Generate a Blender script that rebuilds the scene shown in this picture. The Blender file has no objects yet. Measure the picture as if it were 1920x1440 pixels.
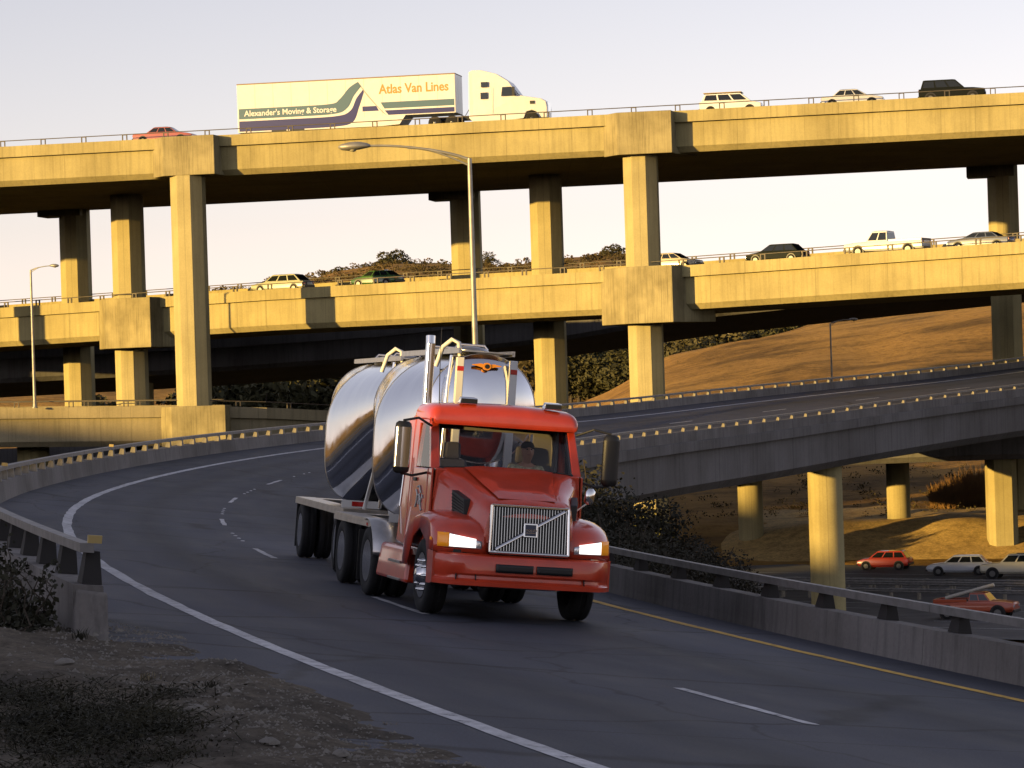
import bpy, math, random
from mathutils import Vector, Matrix
R_ = math.radians
rnd = random.Random(7)
scene = bpy.context.scene
col = scene.collection

# ------------------------------------------------------------------ camera, sky, sun, exposure
FOC, ROLL, HOR = 5700.0, R_(1.8), 15.0          # focal length and horizon offset for a 1920 px wide frame
cd = bpy.data.cameras.new("camera")
cd.sensor_width = 36.0
cd.lens = 36.0 * FOC / 1920.0
cd.shift_y = HOR / 1920.0
cd.clip_start = 0.5
cd.clip_end = 12000.0
cam = bpy.data.objects.new("camera", cd)
col.objects.link(cam)
cam.matrix_world = Matrix.Rotation(R_(90), 4, 'X') @ Matrix.Rotation(-ROLL, 4, 'Z')
scene.camera = cam

SUN_XY = (0.80, 0.60)                            # horizontal direction in which the sunlight travels
SUN_EL = 6.3
world = bpy.data.worlds.new("World")
scene.world = world
world.use_nodes = True
wn = world.node_tree.nodes
wl = world.node_tree.links
bg = wn["Background"]
sky = wn.new("ShaderNodeTexSky")
sky.sky_type = 'NISHITA'
sky.sun_disc = False
sky.sun_elevation = R_(SUN_EL)
sky.sun_rotation = math.atan2(-SUN_XY[0], -SUN_XY[1])
sky.altitude = 0.0
sky.air_density = 1.0
sky.dust_density = 0.2
sky.ozone_density = 1.0
hsv = wn.new("ShaderNodeHueSaturation")
hsv.inputs["Saturation"].default_value = 0.44
hsv.inputs["Value"].default_value = 1.0
wl.new(sky.outputs[0], hsv.inputs["Color"])
tint = wn.new("ShaderNodeMix"); tint.data_type = 'RGBA'; tint.blend_type = 'MULTIPLY'
tint.inputs[0].default_value = 1.0
tint.inputs[7].default_value = (1.02, 0.925, 1.07, 1)
wl.new(hsv.outputs[0], tint.inputs[6])
wl.new(tint.outputs[2], bg.inputs["Color"])
bg.inputs["Strength"].default_value = 0.14

sd = bpy.data.lights.new("sun", 'SUN')
sd.energy = 4.8
sd.angle = R_(0.5)
sd.color = (1.0, 0.665, 0.20)
sun = bpy.data.objects.new("sun", sd)
col.objects.link(sun)
sdir = Vector((SUN_XY[0], SUN_XY[1], -math.tan(R_(SUN_EL))))
sun.rotation_euler = sdir.to_track_quat('-Z', 'Y').to_euler()
sun.location = (-150, -120, 60)

scene.render.engine = 'CYCLES'
vs = scene.view_settings
vs.view_transform = 'Standard'
vs.look = 'None'
vs.exposure = 0.68
vs.gamma = 1.0
vs.use_curve_mapping = False
scene.cycles.max_bounces = 6
scene.cycles.diffuse_bounces = 0
scene.cycles.glossy_bounces = 4
scene.cycles.transparent_max_bounces = 12
scene.cycles.sample_clamp_indirect = 6.0

# ------------------------------------------------------------------ helpers
def W(px, py, Y):
    """world point at depth Y that stands at pixel (px, py) of the 1920x1440 photograph"""
    u, v = px - 960.0, py - 720.0
    c, s = math.cos(ROLL), math.sin(ROLL)
    a, b = u * c - v * s, u * s + v * c - HOR
    return Vector((a * Y / FOC, Y, -b * Y / FOC))

def WX(px, Y, py=720):
    return W(px, py, Y).x

def lerp(a, b, t):
    return a + (b - a) * t

def interp(x, xs, ys):
    if x <= xs[0]:
        return ys[0]
    for i in range(1, len(xs)):
        if x <= xs[i]:
            return lerp(ys[i-1], ys[i], (x - xs[i-1]) / (xs[i] - xs[i-1]))
    return ys[-1]

def sstep(a, b, x):
    t = min(1.0, max(0.0, (x - a) / (b - a)))
    return t * t * (3 - 2 * t)

def hash2(i, j):
    n = (i * 374761393 + j * 668265263) & 0xffffffff
    n = ((n ^ (n >> 13)) * 1274126177) & 0xffffffff
    return ((n ^ (n >> 16)) & 0xffff) / 65535.0

def vnoise(x, y):
    i, j = math.floor(x), math.floor(y)
    fx, fy = x - i, y - j
    fx, fy = fx*fx*(3-2*fx), fy*fy*(3-2*fy)
    return lerp(lerp(hash2(i, j), hash2(i+1, j), fx), lerp(hash2(i, j+1), hash2(i+1, j+1), fx), fy) - 0.5

def fbm(x, y, o=4):
    t, a = 0.0, 1.0
    for _ in range(o):
        t += vnoise(x, y) * a
        x, y, a = x * 2.03 + 17.1, y * 2.03 + 5.7, a * 0.5
    return t

def tag(o, label=None, cat=None, group=None, kind=None):
    if label: o["label"] = label
    if cat: o["category"] = cat
    if group: o["group"] = group
    if kind: o["kind"] = kind
    return o

def empty(name, loc=(0, 0, 0), rz=0.0, label=None, cat=None, group=None, mat=None):
    o = bpy.data.objects.new(name, None)
    o.empty_display_size = 0.2
    col.objects.link(o)
    if mat is not None:
        o.matrix_world = mat
    else:
        o.location = loc
        o.rotation_euler = (0, 0, rz)
    return tag(o, label, cat, group)

def link(name, me, parent=None, loc=None, rz=None):
    o = bpy.data.objects.new(name, me)
    col.objects.link(o)
    if parent is not None:
        o.parent = parent
    if loc is not None:
        o.location = loc
    if rz is not None:
        o.rotation_euler = (0, 0, rz)
    return o

class MB:
    """collects shapes; build() links them as one mesh object"""
    def __init__(self):
        self.v, self.f, self.uv = [], [], None
    def add(self, vs_, fs_):
        n = len(self.v)
        self.v += [tuple(p) for p in vs_]
        self.f += [tuple(i + n for i in f) for f in fs_]
        return self
    def box(self, x0, x1, y0, y1, z0, z1):
        self.add([(x0,y0,z0),(x1,y0,z0),(x1,y1,z0),(x0,y1,z0),(x0,y0,z1),(x1,y0,z1),(x1,y1,z1),(x0,y1,z1)],
                 [(0,3,2,1),(4,5,6,7),(0,1,5,4),(1,2,6,5),(2,3,7,6),(3,0,4,7)])
        return self
    def hexa(self, p):
        """eight corners: bottom four counter-clockwise, top four"""
        self.add(p, [(0,3,2,1),(4,5,6,7),(0,1,5,4),(1,2,6,5),(2,3,7,6),(3,0,4,7)])
        return self
    def prism(self, poly, z0, z1, taper=1.0, ctr=(0, 0)):
        n = len(poly)
        b = [(x, y, z0) for x, y in poly]
        t = [(ctr[0]+(x-ctr[0])*taper, ctr[1]+(y-ctr[1])*taper, z1) for x, y in poly]
        self.add(b + t, [tuple(range(n))[::-1], tuple(range(n, 2*n))] + [(i, (i+1) % n, n+(i+1) % n, n+i) for i in range(n)])
        return self
    def loft(self, rings, closed=True, cap0=True, cap1=True):
        n = len(rings[0])
        base = [p for r in rings for p in r]
        fs_ = []
        m = n if closed else n - 1
        for k in range(len(rings) - 1):
            for i in range(m):
                j = (i + 1) % n
                fs_.append((k*n+i, k*n+j, (k+1)*n+j, (k+1)*n+i))
        if closed and cap0: fs_.append(tuple(range(n))[::-1])
        if closed and cap1: fs_.append(tuple(range((len(rings)-1)*n, len(rings)*n)))
        self.add(base, fs_)
        return self
    def tube(self, pts, r, n=8, cap=True):
        pts = [Vector(p) for p in pts]
        rr = r if isinstance(r, (list, tuple)) else [r] * len(pts)
        rings = []
        prev = None
        for i, p in enumerate(pts):
            t = (pts[min(i+1, len(pts)-1)] - pts[max(i-1, 0)])
            if t.length < 1e-9: t = Vector((0, 0, 1))
            t.normalize()
            a = Vector((0, 0, 1)) if abs(t.z) < 0.9 else Vector((1, 0, 0))
            if prev is not None:
                a = prev
            b = t.cross(a)
            if b.length < 1e-6:
                b = t.cross(Vector((0, 1, 0)))
            b.normalize()
            a = b.cross(t).normalized()
            prev = a
            rings.append([p + (a*math.cos(2*math.pi*k/n) + b*math.sin(2*math.pi*k/n)) * rr[i] for k in range(n)])
        return self.loft(rings, True, cap, cap)
    def lathe(self, prof, n=24, axis='x', ctr=(0, 0, 0), close=False):
        """prof: (axial, radius) pairs"""
        rings = []
        for a, r in prof:
            ring = []
            for k in range(n):
                c, s = math.cos(2*math.pi*k/n)*r, math.sin(2*math.pi*k/n)*r
                p = (a, c, s) if axis == 'x' else ((s, a, c) if axis == 'y' else (c, s, a))
                ring.append((p[0]+ctr[0], p[1]+ctr[1], p[2]+ctr[2]))
            rings.append(ring)
        if close: rings.append(rings[0])
        return self.loft(rings, True, not close and prof[0][1] > 1e-6, not close and prof[-1][1] > 1e-6)
    def grid(self, fn, nu, nv):
        vs_ = [fn(i / nu, j / nv) for j in range(nv+1) for i in range(nu+1)]
        fs_ = [(j*(nu+1)+i, j*(nu+1)+i+1, (j+1)*(nu+1)+i+1, (j+1)*(nu+1)+i) for j in range(nv) for i in range(nu)]
        return self.add(vs_, fs_)
    def mesh(self, name, mat, smooth=None, uv=None, flip_check=True):
        me = bpy.data.meshes.new(name)
        me.from_pydata(self.v, [], self.f)
        if uv is not None:
            l = me.uv_layers.new(name="UVMap")
            for lp in me.loops:
                l.data[lp.index].uv = uv[lp.vertex_index]
        if mat is not None:
            for m in (mat if isinstance(mat, (list, tuple)) else [mat]):
                me.materials.append(m)
        if smooth is not None:
            me.shade_smooth()
            if smooth < 180:
                me.set_sharp_from_angle(angle=R_(smooth))
        me.update()
        return me
    def build(self, name, mat, parent=None, smooth=None, uv=None, loc=None, rz=None, fix=False, bevel=None):
        me = self.mesh(name, mat, smooth, uv)
        if fix:
            import bmesh
            b = bmesh.new(); b.from_mesh(me)
            bmesh.ops.recalc_face_normals(b, faces=b.faces)
            b.to_mesh(me); b.free()
        o = link(name, me, parent, loc, rz)
        if bevel:
            m = o.modifiers.new("bevel", 'BEVEL')
            m.width, m.segments, m.limit_method, m.angle_limit = bevel, 2, 'ANGLE', R_(35)
        return o

def text_mesh(s, size, name, mat, bold=0.0, ext=0.0):
    cu = bpy.data.curves.new(name, 'FONT')
    cu.body = s
    cu.size = size
    cu.offset = bold
    cu.extrude = ext
    cu.resolution_u = 3
    tmp = bpy.data.objects.new(name, cu)
    col.objects.link(tmp)
    dg = bpy.context.evaluated_depsgraph_get()
    me = bpy.data.meshes.new_from_object(tmp.evaluated_get(dg))
    col.objects.unlink(tmp)
    bpy.data.objects.remove(tmp)
    bpy.data.curves.remove(cu)
    me.name = name
    me.materials.clear()
    me.materials.append(mat)
    return me

# ------------------------------------------------------------------ materials
def nm(name):
    m = bpy.data.materials.new(name)
    m.use_nodes = True
    return m, m.node_tree.nodes, m.node_tree.links, m.node_tree.nodes["Principled BSDF"]

def setp(b, **k):
    for a, v in k.items():
        a = a.replace('_', ' ')
        if a in b.inputs:
            b.inputs[a].default_value = v

def simple(name, c, rough=0.5, metal=0.0, coat=0.0, emit=None, es=0.0, spec=0.5, noise=0.0, nscale=20.0):
    m, n, l, b = nm(name)
    setp(b, Base_Color=(*c, 1), Roughness=rough, Metallic=metal, Coat_Weight=coat, Coat_Roughness=0.05, Specular_IOR_Level=spec)
    if emit:
        setp(b, Emission_Color=(*emit, 1), Emission_Strength=es)
    if noise > 0:
        tc = n.new("ShaderNodeTexCoord")
        t = n.new("ShaderNodeTexNoise")
        t.inputs["Scale"].default_value = nscale
        t.inputs["Detail"].default_value = 5
        l.new(tc.outputs["Object"], t.inputs["Vector"])
        r = n.new("ShaderNodeMix"); r.data_type = 'RGBA'; r.blend_type = 'MULTIPLY'
        r.inputs[0].default_value = 1.0
        cr = n.new("ShaderNodeValToRGB")
        cr.color_ramp.elements[0].position = 0.3
        cr.color_ramp.elements[0].color = (1-noise, 1-noise, 1-noise, 1)
        cr.color_ramp.elements[1].position = 0.7
        cr.color_ramp.elements[1].color = (1+noise*.3, 1+noise*.3, 1+noise*.3, 1)
        l.new(t.outputs[0], cr.inputs[0])
        r.inputs[6].default_value = (*c, 1)
        l.new(cr.outputs[0], r.inputs[7])
        l.new(r.outputs[2], b.inputs["Base Color"])
    return m

def noise_node(n, l, vec, scale, detail=4, rough=0.55):
    t = n.new("ShaderNodeTexNoise")
    t.inputs["Scale"].default_value = scale
    t.inputs["Detail"].default_value = detail
    t.inputs["Roughness"].default_value = rough
    l.new(vec, t.inputs["Vector"])
    return t.outputs[0]

def ramp(n, l, fac, stops):
    r = n.new("ShaderNodeValToRGB")
    e = r.color_ramp.elements
    while len(e) < len(stops): e.new(0.5)
    for i, (p, c) in enumerate(stops):
        e[i].position = p
        e[i].color = (*c, 1) if len(c) == 3 else c
    l.new(fac, r.inputs[0])
    return r.outputs[0]

def mul(n, l, a, b, fac=1.0, mode='MULTIPLY'):
    r = n.new("ShaderNodeMix"); r.data_type = 'RGBA'; r.blend_type = mode
    r.inputs[0].default_value = fac
    l.new(a, r.inputs[6]); l.new(b, r.inputs[7])
    return r.outputs[2]

def mapping(n, l, vec, scale=(1, 1, 1), rot=(0, 0, 0)):
    m = n.new("ShaderNodeMapping")
    m.inputs["Scale"].default_value = scale
    m.inputs["Rotation"].default_value = rot
    l.new(vec, m.inputs["Vector"])
    return m.outputs[0]

def bump(n, l, h, b, strength=0.3, dist=0.02):
    bp = n.new("ShaderNodeBump")
    bp.inputs["Strength"].default_value = strength
    bp.inputs["Distance"].default_value = dist
    l.new(h, bp.inputs["Height"])
    l.new(bp.outputs[0], b.inputs["Normal"])

def concrete(name, c, stain=0.35, boards=True, scale=1.0):
    m, n, l, b = nm(name)
    tc = n.new("ShaderNodeTexCoord").outputs["Object"]
    big = noise_node(n, l, tc, 0.22 * scale, 4)
    streak = noise_node(n, l, mapping(n, l, tc, (2.2*scale, 2.2*scale, 0.09*scale)), 1.6, 6, 0.65)
    fine = noise_node(n, l, tc, 9 * scale, 6, 0.7)
    k = 1 - stain
    a1 = ramp(n, l, big, [(0.32, (k, k*.985, k*.95)), (0.62, (1.04, 1.04, 1.04))])
    a2 = ramp(n, l, streak, [(0.34, (1-stain*.8,)*3), (0.52, (1, 1, 1)), (0.8, (1.06, 1.05, 1.03))])
    a3 = ramp(n, l, fine, [(0.3, (0.88,)*3), (0.7, (1.06,)*3)])
    base = n.new("ShaderNodeRGB"); base.outputs[0].default_value = (*c, 1)
    o = mul(n, l, mul(n, l, mul(n, l, base.outputs[0], a1), a2), a3)
    if boards:   # thin vertical form joints
        sp_ = n.new("ShaderNodeSeparateXYZ"); l.new(tc, sp_.inputs[0])
        wv_ = n.new("ShaderNodeMath"); wv_.operation = 'PINGPONG'; l.new(sp_.outputs[0], wv_.inputs[0]); wv_.inputs[1].default_value = 1.22
        o = mul(n, l, o, ramp(n, l, wv_.outputs[0], [(0.0, (.74,)*3), (0.018, (.80,)*3), (0.03, (1, 1, 1))]))
    l.new(o, b.inputs["Base Color"])
    setp(b, Roughness=0.88, Specular_IOR_Level=0.25)
    bump(n, l, fine, b, 0.35, 0.015)
    return m

M = {}
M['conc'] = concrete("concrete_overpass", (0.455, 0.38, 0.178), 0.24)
M['conc_cap'] = concrete("concrete_cap_rough", (0.40, 0.335, 0.175), 0.36, scale=2.2)
M['conc_col'] = concrete("concrete_column", (0.48, 0.405, 0.205), 0.20)
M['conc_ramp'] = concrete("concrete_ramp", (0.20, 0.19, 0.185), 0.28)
M['conc_bar'] = concrete("concrete_barrier", (0.23, 0.215, 0.205), 0.32, scale=2.0)
M['conc_low'] = concrete("concrete_lower", (0.34, 0.285, 0.17), 0.25)

def mat_asphalt():
    m, n, l, b = nm("asphalt_ramp")
    uv = n.new("ShaderNodeTexCoord").outputs["UV"]          # u along the road, v across, both in metres
    sep = n.new("ShaderNodeSeparateXYZ"); l.new(uv, sep.inputs[0])
    big = noise_node(n, l, mapping(n, l, uv, (0.05, 0.35, 1)), 1.0, 5)
    mid = noise_node(n, l, mapping(n, l, uv, (0.35, 1.1, 1)), 1.0, 6, 0.65)
    fine = noise_node(n, l, uv, 38, 4, 0.75)
    base = ramp(n, l, big, [(0.28, (0.028, 0.031, 0.045)), (0.5, (0.048, 0.052, 0.071)), (0.74, (0.082, 0.086, 0.110))])
    o = mul(n, l, base, ramp(n, l, mid, [(0.3, (0.70,)*3), (0.7, (1.2,)*3)]))
    o = mul(n, l, o, ramp(n, l, fine, [(0.28, (0.55,)*3), (0.72, (1.4,)*3)]))
    # oil darkened strip along each lane's middle and wheel polish
    def track(v0, w, dark):
        sb = n.new("ShaderNodeMath"); sb.operation = 'SUBTRACT'; l.new(sep.outputs[1], sb.inputs[0]); sb.inputs[1].default_value = v0
        ad = n.new("ShaderNodeMath"); ad.operation = 'ABSOLUTE'; l.new(sb.outputs[0], ad.inputs[0])
        nz = n.new("ShaderNodeMath"); nz.operation = 'MULTIPLY_ADD'; l.new(mid, nz.inputs[0]); nz.inputs[1].default_value = 0.9
        l.new(ad.outputs[0], nz.inputs[2])
        mr = n.new("ShaderNodeMapRange"); mr.interpolation_type = 'SMOOTHSTEP'
        l.new(nz.outputs[0], mr.inputs[0])
        mr.inputs[1].default_value = 0.3; mr.inputs[2].default_value = w + 0.45
        mr.inputs[3].default_value = dark; mr.inputs[4].default_value = 1.0
        return mr.outputs[0]
    for v0, w, d in ((1.75, 0.8, 0.58), (5.4, 0.9, 0.55), (0.75, 0.4, 0.9), (6.5, .4, .9)):
        o = mul(n, l, o, track(v0, w, d))
    # paving joints and the tone of each pour
    div = n.new("ShaderNodeMath"); div.operation = 'MULTIPLY_ADD'; l.new(sep.outputs[0], div.inputs[0]); div.inputs[1].default_value = 0.005; div.inputs[2].default_value = 0.25
    sk = n.new("ShaderNodeMath"); sk.operation = 'MULTIPLY_ADD'; l.new(sep.outputs[1], sk.inputs[0]); sk.inputs[1].default_value = 0.0006; l.new(div.outputs[0], sk.inputs[2])
    tone = n.new("ShaderNodeValToRGB"); tone.color_ramp.interpolation = 'CONSTANT'
    el_ = tone.color_ramp.elements
    for s_, t_ in ((9.5, .93), (21.0, 1.06), (41, 1.0), (62.5, .80), (120, .95)):
        e_ = el_.new(s_*.005 + .25); e_.color = (t_, t_, t_, 1)
    el_[0].color = (1, 1, 1, 1); el_[len(el_)-1].color = (1, 1, 1, 1)
    l.new(sk.outputs[0], tone.inputs[0])
    o = mul(n, l, o, tone.outputs[0])
    for s_, w_, d_ in ((9.5, .02, .35), (21.0, .02, .4), (14.8, .012, .5), (31.0, .015, .5), (62.5, .05, .5)):
        c_ = n.new("ShaderNodeMath"); c_.operation = 'COMPARE'; l.new(sk.outputs[0], c_.inputs[0]); c_.inputs[1].default_value = s_*.005 + .25; c_.inputs[2].default_value = w_*.005
        o = mul(n, l, o, ramp(n, l, c_.outputs[0], [(0.0, (1, 1, 1)), (1.0, (d_,)*3)]))
    # cracks
    wv = n.new("ShaderNodeMix"); wv.data_type = 'VECTOR'
    nzv = n.new("ShaderNodeTexNoise"); nzv.inputs["Scale"].default_value = 0.5; nzv.inputs["Detail"].default_value = 3
    l.new(uv, nzv.inputs["Vector"])
    add = n.new("ShaderNodeVectorMath"); add.operation = 'MULTIPLY_ADD'
    l.new(nzv.outputs["Color"], add.inputs[0]); add.inputs[1].default_value = (1.6, 1.6, 0); l.new(uv, add.inputs[2])
    for sc_, th, dk in (((0.16, 0.035, 1), 0.0042, 0.34), ((0.05, 0.21, 1), 0.003, 0.45)):
        vo = n.new("ShaderNodeTexVoronoi"); vo.feature = 'DISTANCE_TO_EDGE'
        vo.inputs["Scale"].default_value = 1.0
        l.new(mapping(n, l, add.outputs[0], sc_), vo.inputs["Vector"])
        o = mul(n, l, o, ramp(n, l, vo.outputs["Distance"], [(0.0, (dk,)*3), (th, (dk+.1,)*3), (th*2.2, (1, 1, 1))]))
    l.new(o, b.inputs["Base Color"])
    l.new(ramp(n, l, mid, [(0.3, (0.62,)*3), (0.7, (0.82,)*3)]), b.inputs["Roughness"])
    setp(b, Specular_IOR_Level=0.35)
    bump(n, l, fine, b, 0.5, 0.006)
    return m
M['asphalt'] = mat_asphalt()

def mat_paint(name, c, wear=0.45):
    m, n, l, b = nm(name)
    tc = n.new("ShaderNodeTexCoord").outputs["Object"]
    f = noise_node(n, l, tc, 6, 8, 0.75)
    g = noise_node(n, l, tc, 0.6, 3)
    o = ramp(n, l, f, [(0.36, tuple(x*wear*.45 for x in c)), (0.44, tuple(x*.7 for x in c)), (0.6, c)])
    o = mul(n, l, o, ramp(n, l, g, [(0.3, (0.8,)*3), (0.7, (1.05,)*3)]))
    l.new(o, b.inputs["Base Color"])
    setp(b, Roughness=0.7)
    return m
M['white_line'] = mat_paint("road_paint_white", (0.62, 0.62, 0.64))
M['yellow_line'] = mat_paint("road_paint_yellow", (0.80, 0.47, 0.04))

def mat_dirt(name, c1, c2, c3, sc_=1.0, bm=0.6):
    m, n, l, b = nm(name)
    tc = n.new("ShaderNodeTexCoord").outputs["Object"]
    a = noise_node(n, l, tc, 0.5*sc_, 5)
    f = noise_node(n, l, tc, 14*sc_, 6, 0.75)
    o = ramp(n, l, a, [(0.3, c1), (0.5, c2), (0.72, c3)])
    g_ = noise_node(n, l, tc, 3.1*sc_, 6, 0.7)
    o = mul(n, l, o, ramp(n, l, g_, [(0.3, (0.55,)*3), (0.5, (1,)*3), (0.75, (1.3,)*3)]))
    o = mul(n, l, o, ramp(n, l, f, [(0.25, (0.5,)*3), (0.5, (1,)*3), (0.78, (1.5,)*3)]))
    l.new(o, b.inputs["Base Color"])
    setp(b, Roughness=0.95, Specular_IOR_Level=0.15)
    bump(n, l, f, b, bm, 0.03)
    return m
M['dirt'] = mat_dirt("roadside_dirt", (0.062, 0.054, 0.044), (0.105, 0.088, 0.066), (0.145, 0.122, 0.092))
def mat_terrain():
    m, n, l, b = nm("terrain_dry_grass")
    tc = n.new("ShaderNodeTexCoord").outputs["Object"]
    a = noise_node(n, l, tc, 0.012, 6)
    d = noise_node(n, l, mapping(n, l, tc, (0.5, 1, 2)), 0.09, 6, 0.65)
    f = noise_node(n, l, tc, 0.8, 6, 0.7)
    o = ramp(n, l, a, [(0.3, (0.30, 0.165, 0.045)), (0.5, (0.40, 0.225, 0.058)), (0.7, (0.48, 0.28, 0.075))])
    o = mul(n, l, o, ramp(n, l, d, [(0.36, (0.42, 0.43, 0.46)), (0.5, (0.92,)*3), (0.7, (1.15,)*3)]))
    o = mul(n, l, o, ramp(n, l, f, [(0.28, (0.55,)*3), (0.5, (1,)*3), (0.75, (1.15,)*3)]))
    l.new(o, b.inputs["Base Color"])
    setp(b, Roughness=0.97, Specular_IOR_Level=0.1)
    bump(n, l, f, b, 0.7, 0.5)
    return m
M['terrain'] = mat_terrain()
M['freeway'] = simple("freeway_pavement", (0.10, 0.098, 0.095), 0.85, noise=0.35, nscale=0.6)

def leafmat(name, c1, c2, sc_=0.6):
    m, n, l, b = nm(name)
    tc = n.new("ShaderNodeTexCoord").outputs["Object"]
    f = noise_node(n, l, tc, sc_, 4)
    oi = n.new("ShaderNodeObjectInfo")
    o = ramp(n, l, f, [(0.3, c1), (0.7, c2)])
    o = mul(n, l, o, ramp(n, l, oi.outputs["Random"], [(0, (0.75, 0.8, 0.7)), (1, (1.2, 1.1, 1.0))]))
    l.new(o, b.inputs["Base Color"])
    setp(b, Roughness=0.75, Specular_IOR_Level=0.2)
    return m
M['leaf'] = leafmat("leaf_dull_green", (0.050, 0.050, 0.024), (0.10, 0.088, 0.042))
M['leaf_far'] = leafmat("leaf_far_hill", (0.06, 0.052, 0.028), (0.115, 0.09, 0.045), 0.02)
M['leaf_bush'] = leafmat("leaf_bush", (0.022, 0.023, 0.018), (0.048, 0.043, 0.032))
M['leaf_gold'] = leafmat("leaf_pale", (0.16, 0.15, 0.05), (0.28, 0.24, 0.09))
M['straw'] = leafmat("straw_grass", (0.20, 0.11, 0.05), (0.34, 0.19, 0.085), 1.0)
M['tuft'] = leafmat("dry_tuft", (0.14, 0.12, 0.08), (0.24, 0.21, 0.14), 3.0)
M['weed'] = leafmat("weed_dark", (0.022, 0.022, 0.016), (0.05, 0.046, 0.03), 2.0)
M['bark'] = simple("bark", (0.07, 0.055, 0.04), 0.95, noise=0.4, nscale=8)
M['stone'] = simple("stone", (0.20, 0.185, 0.16), 0.9, noise=0.35, nscale=14)
M['galv'] = simple("galvanised_steel", (0.40, 0.38, 0.34), 0.5, 0.55, noise=0.25, nscale=3)
M['rail'] = simple("railing_steel", (0.10, 0.085, 0.07), 0.6, 0.4)
M['post_steel'] = simple("weathered_post", (0.27, 0.24, 0.19), 0.75, 0.0, noise=0.3, nscale=9)
M['post_shaded'] = simple("shaded_post", (0.022, 0.02, 0.019), 0.8)  # post colour darkened to carry the shade on the near posts
M['rail_steel'] = simple("weathered_rail", (0.25, 0.24, 0.23), 0.6, 0.2, noise=0.3, nscale=5)
M['lamp_glass'] = simple("lamp_glass", (0.6, 0.55, 0.4), 0.2)
M['amber_reflector'] = simple("yellow_reflector", (0.45, 0.33, 0.12), 0.5)
M['red'] = simple("red_truck_paint", (0.66, 0.058, 0.018), 0.32, 0.0, coat=.9, noise=0.16, nscale=4)
M['chrome'] = simple("polished_steel", (0.84, 0.84, 0.86), 0.035, 1.0)
_b = M['chrome'].node_tree
_n, _l, _p = _b.nodes, _b.links, _b.nodes["Principled BSDF"]
_tc = _n.new("ShaderNodeTexCoord").outputs["Object"]
_l.new(ramp(_n, _l, noise_node(_n, _l, _tc, 5, 5), [(0.3, (.05,)*3), (0.7, (.16,)*3)]), _p.inputs["Roughness"])
bump(_n, _l, noise_node(_n, _l, mapping(_n, _l, _tc, (1, 1, .5)), 1.3, 2), _p, .22, .05)
M['brightwork'] = simple("chrome_trim", (0.78, 0.78, 0.78), 0.12, 1.0)
M['alu'] = simple("aluminium_plate", (0.50, 0.49, 0.48), 0.30, 0.95, noise=0.2, nscale=6)
M['black'] = simple("black_plastic", (0.014, 0.014, 0.015), 0.45)
M['rubber'] = simple("tyre_rubber", (0.010, 0.010, 0.011), 0.85, noise=0.3, nscale=20)
M['frame'] = simple("chassis_dark", (0.018, 0.017, 0.017), 0.7)
M['interior'] = simple("cab_interior", (0.34, 0.31, 0.29), 0.9)
M['seat'] = simple("cab_seat_cloth", (0.13, 0.12, 0.13), 0.95)
M['headlamp'] = simple("headlamp_lit", (0.9, 0.9, 0.9), 0.1, emit=(1.0, 0.97, 0.92), es=1.1)
M['lampshell'] = simple("headlamp_shell", (0.7, 0.7, 0.74), 0.12, 0.6)
M['amber'] = simple("amber_lens", (0.85, 0.30, 0.015), 0.18, emit=(1.0, 0.35, 0.02), es=0.12)
M['redlens'] = simple("red_lens", (0.5, 0.02, 0.015), 0.2)
M['whitep'] = simple("white_panel", (0.76, 0.75, 0.72), 0.4, noise=0.06, nscale=2)
M['skin'] = simple("skin", (0.42, 0.22, 0.14), 0.6)
M['hair'] = simple("hair_dark", (0.03, 0.022, 0.016), 0.8)
M['shirt'] = simple("shirt_tan_pattern", (0.60, 0.56, 0.36), 0.9, noise=0.6, nscale=26)
M['carglass'] = simple("car_glass_dark", (0.015, 0.018, 0.02), 0.06, spec=0.6)

def mat_glass():
    m, n, l, b = nm("windscreen_glass")
    out = n["Material Output"]
    tr = n.new("ShaderNodeBsdfTransparent"); tr.inputs[0].default_value = (0.93, 0.94, 0.95, 1)
    gl = n.new("ShaderNodeBsdfGlossy"); gl.inputs["Roughness"].default_value = 0.02; gl.inputs[0].default_value = (0.9, 0.9, 0.9, 1)
    fr = n.new("ShaderNodeFresnel"); fr.inputs[0].default_value = 1.45
    mx = n.new("ShaderNodeMixShader")
    l.new(fr.outputs[0], mx.inputs[0]); l.new(tr.outputs[0], mx.inputs[1]); l.new(gl.outputs[0], mx.inputs[2])
    l.new(mx.outputs[0], out.inputs[0])
    return m
M['glass'] = mat_glass()

# ------------------------------------------------------------------ alignment of the curved connector road
# reference line: the outer white edge line; s = metres along it (away from the camera), o = metres towards the inside
_K = [0, 40, 80, 120, 160, 210, 260, 320]
_KAP = [0.0021, 0.0044, 0.0057, 0.0055, 0.0042, 0.0025, 0.0008, 0.0]
_Z = [-2.8111, -2.5186, -2.4072, -2.0624, -1.6529, -0.1807, 2.1295, 4.4397]
_CS, _CSV = [0, 60, 140, 320], [0.0961, 0.1057, 0.1032, 0.0806]
_DS = 0.5
def _build_path():
    n = int(400 / _DS)
    s, h, x, y = 0.0, -0.3201, 2.5271, 16.0
    out = {0: (x, y, h)}
    for i in range(1, n + 1):
        k = interp(s + _DS/2, _K, _KAP)
        h2 = h + k * _DS
        x += math.sin((h+h2)/2) * _DS; y += math.cos((h+h2)/2) * _DS
        h = h2; s += _DS
        out[i] = (x, y, h)
    s, h, x, y = 0.0, -0.3201, 2.5271, 16.0
    for i in range(1, 141):
        h2 = h - 0.0015 * _DS
        x -= math.sin((h+h2)/2) * _DS; y -= math.cos((h+h2)/2) * _DS
        h = h2
        out[-i] = (x, y, h)
    return out
_PATH = _build_path()
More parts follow.
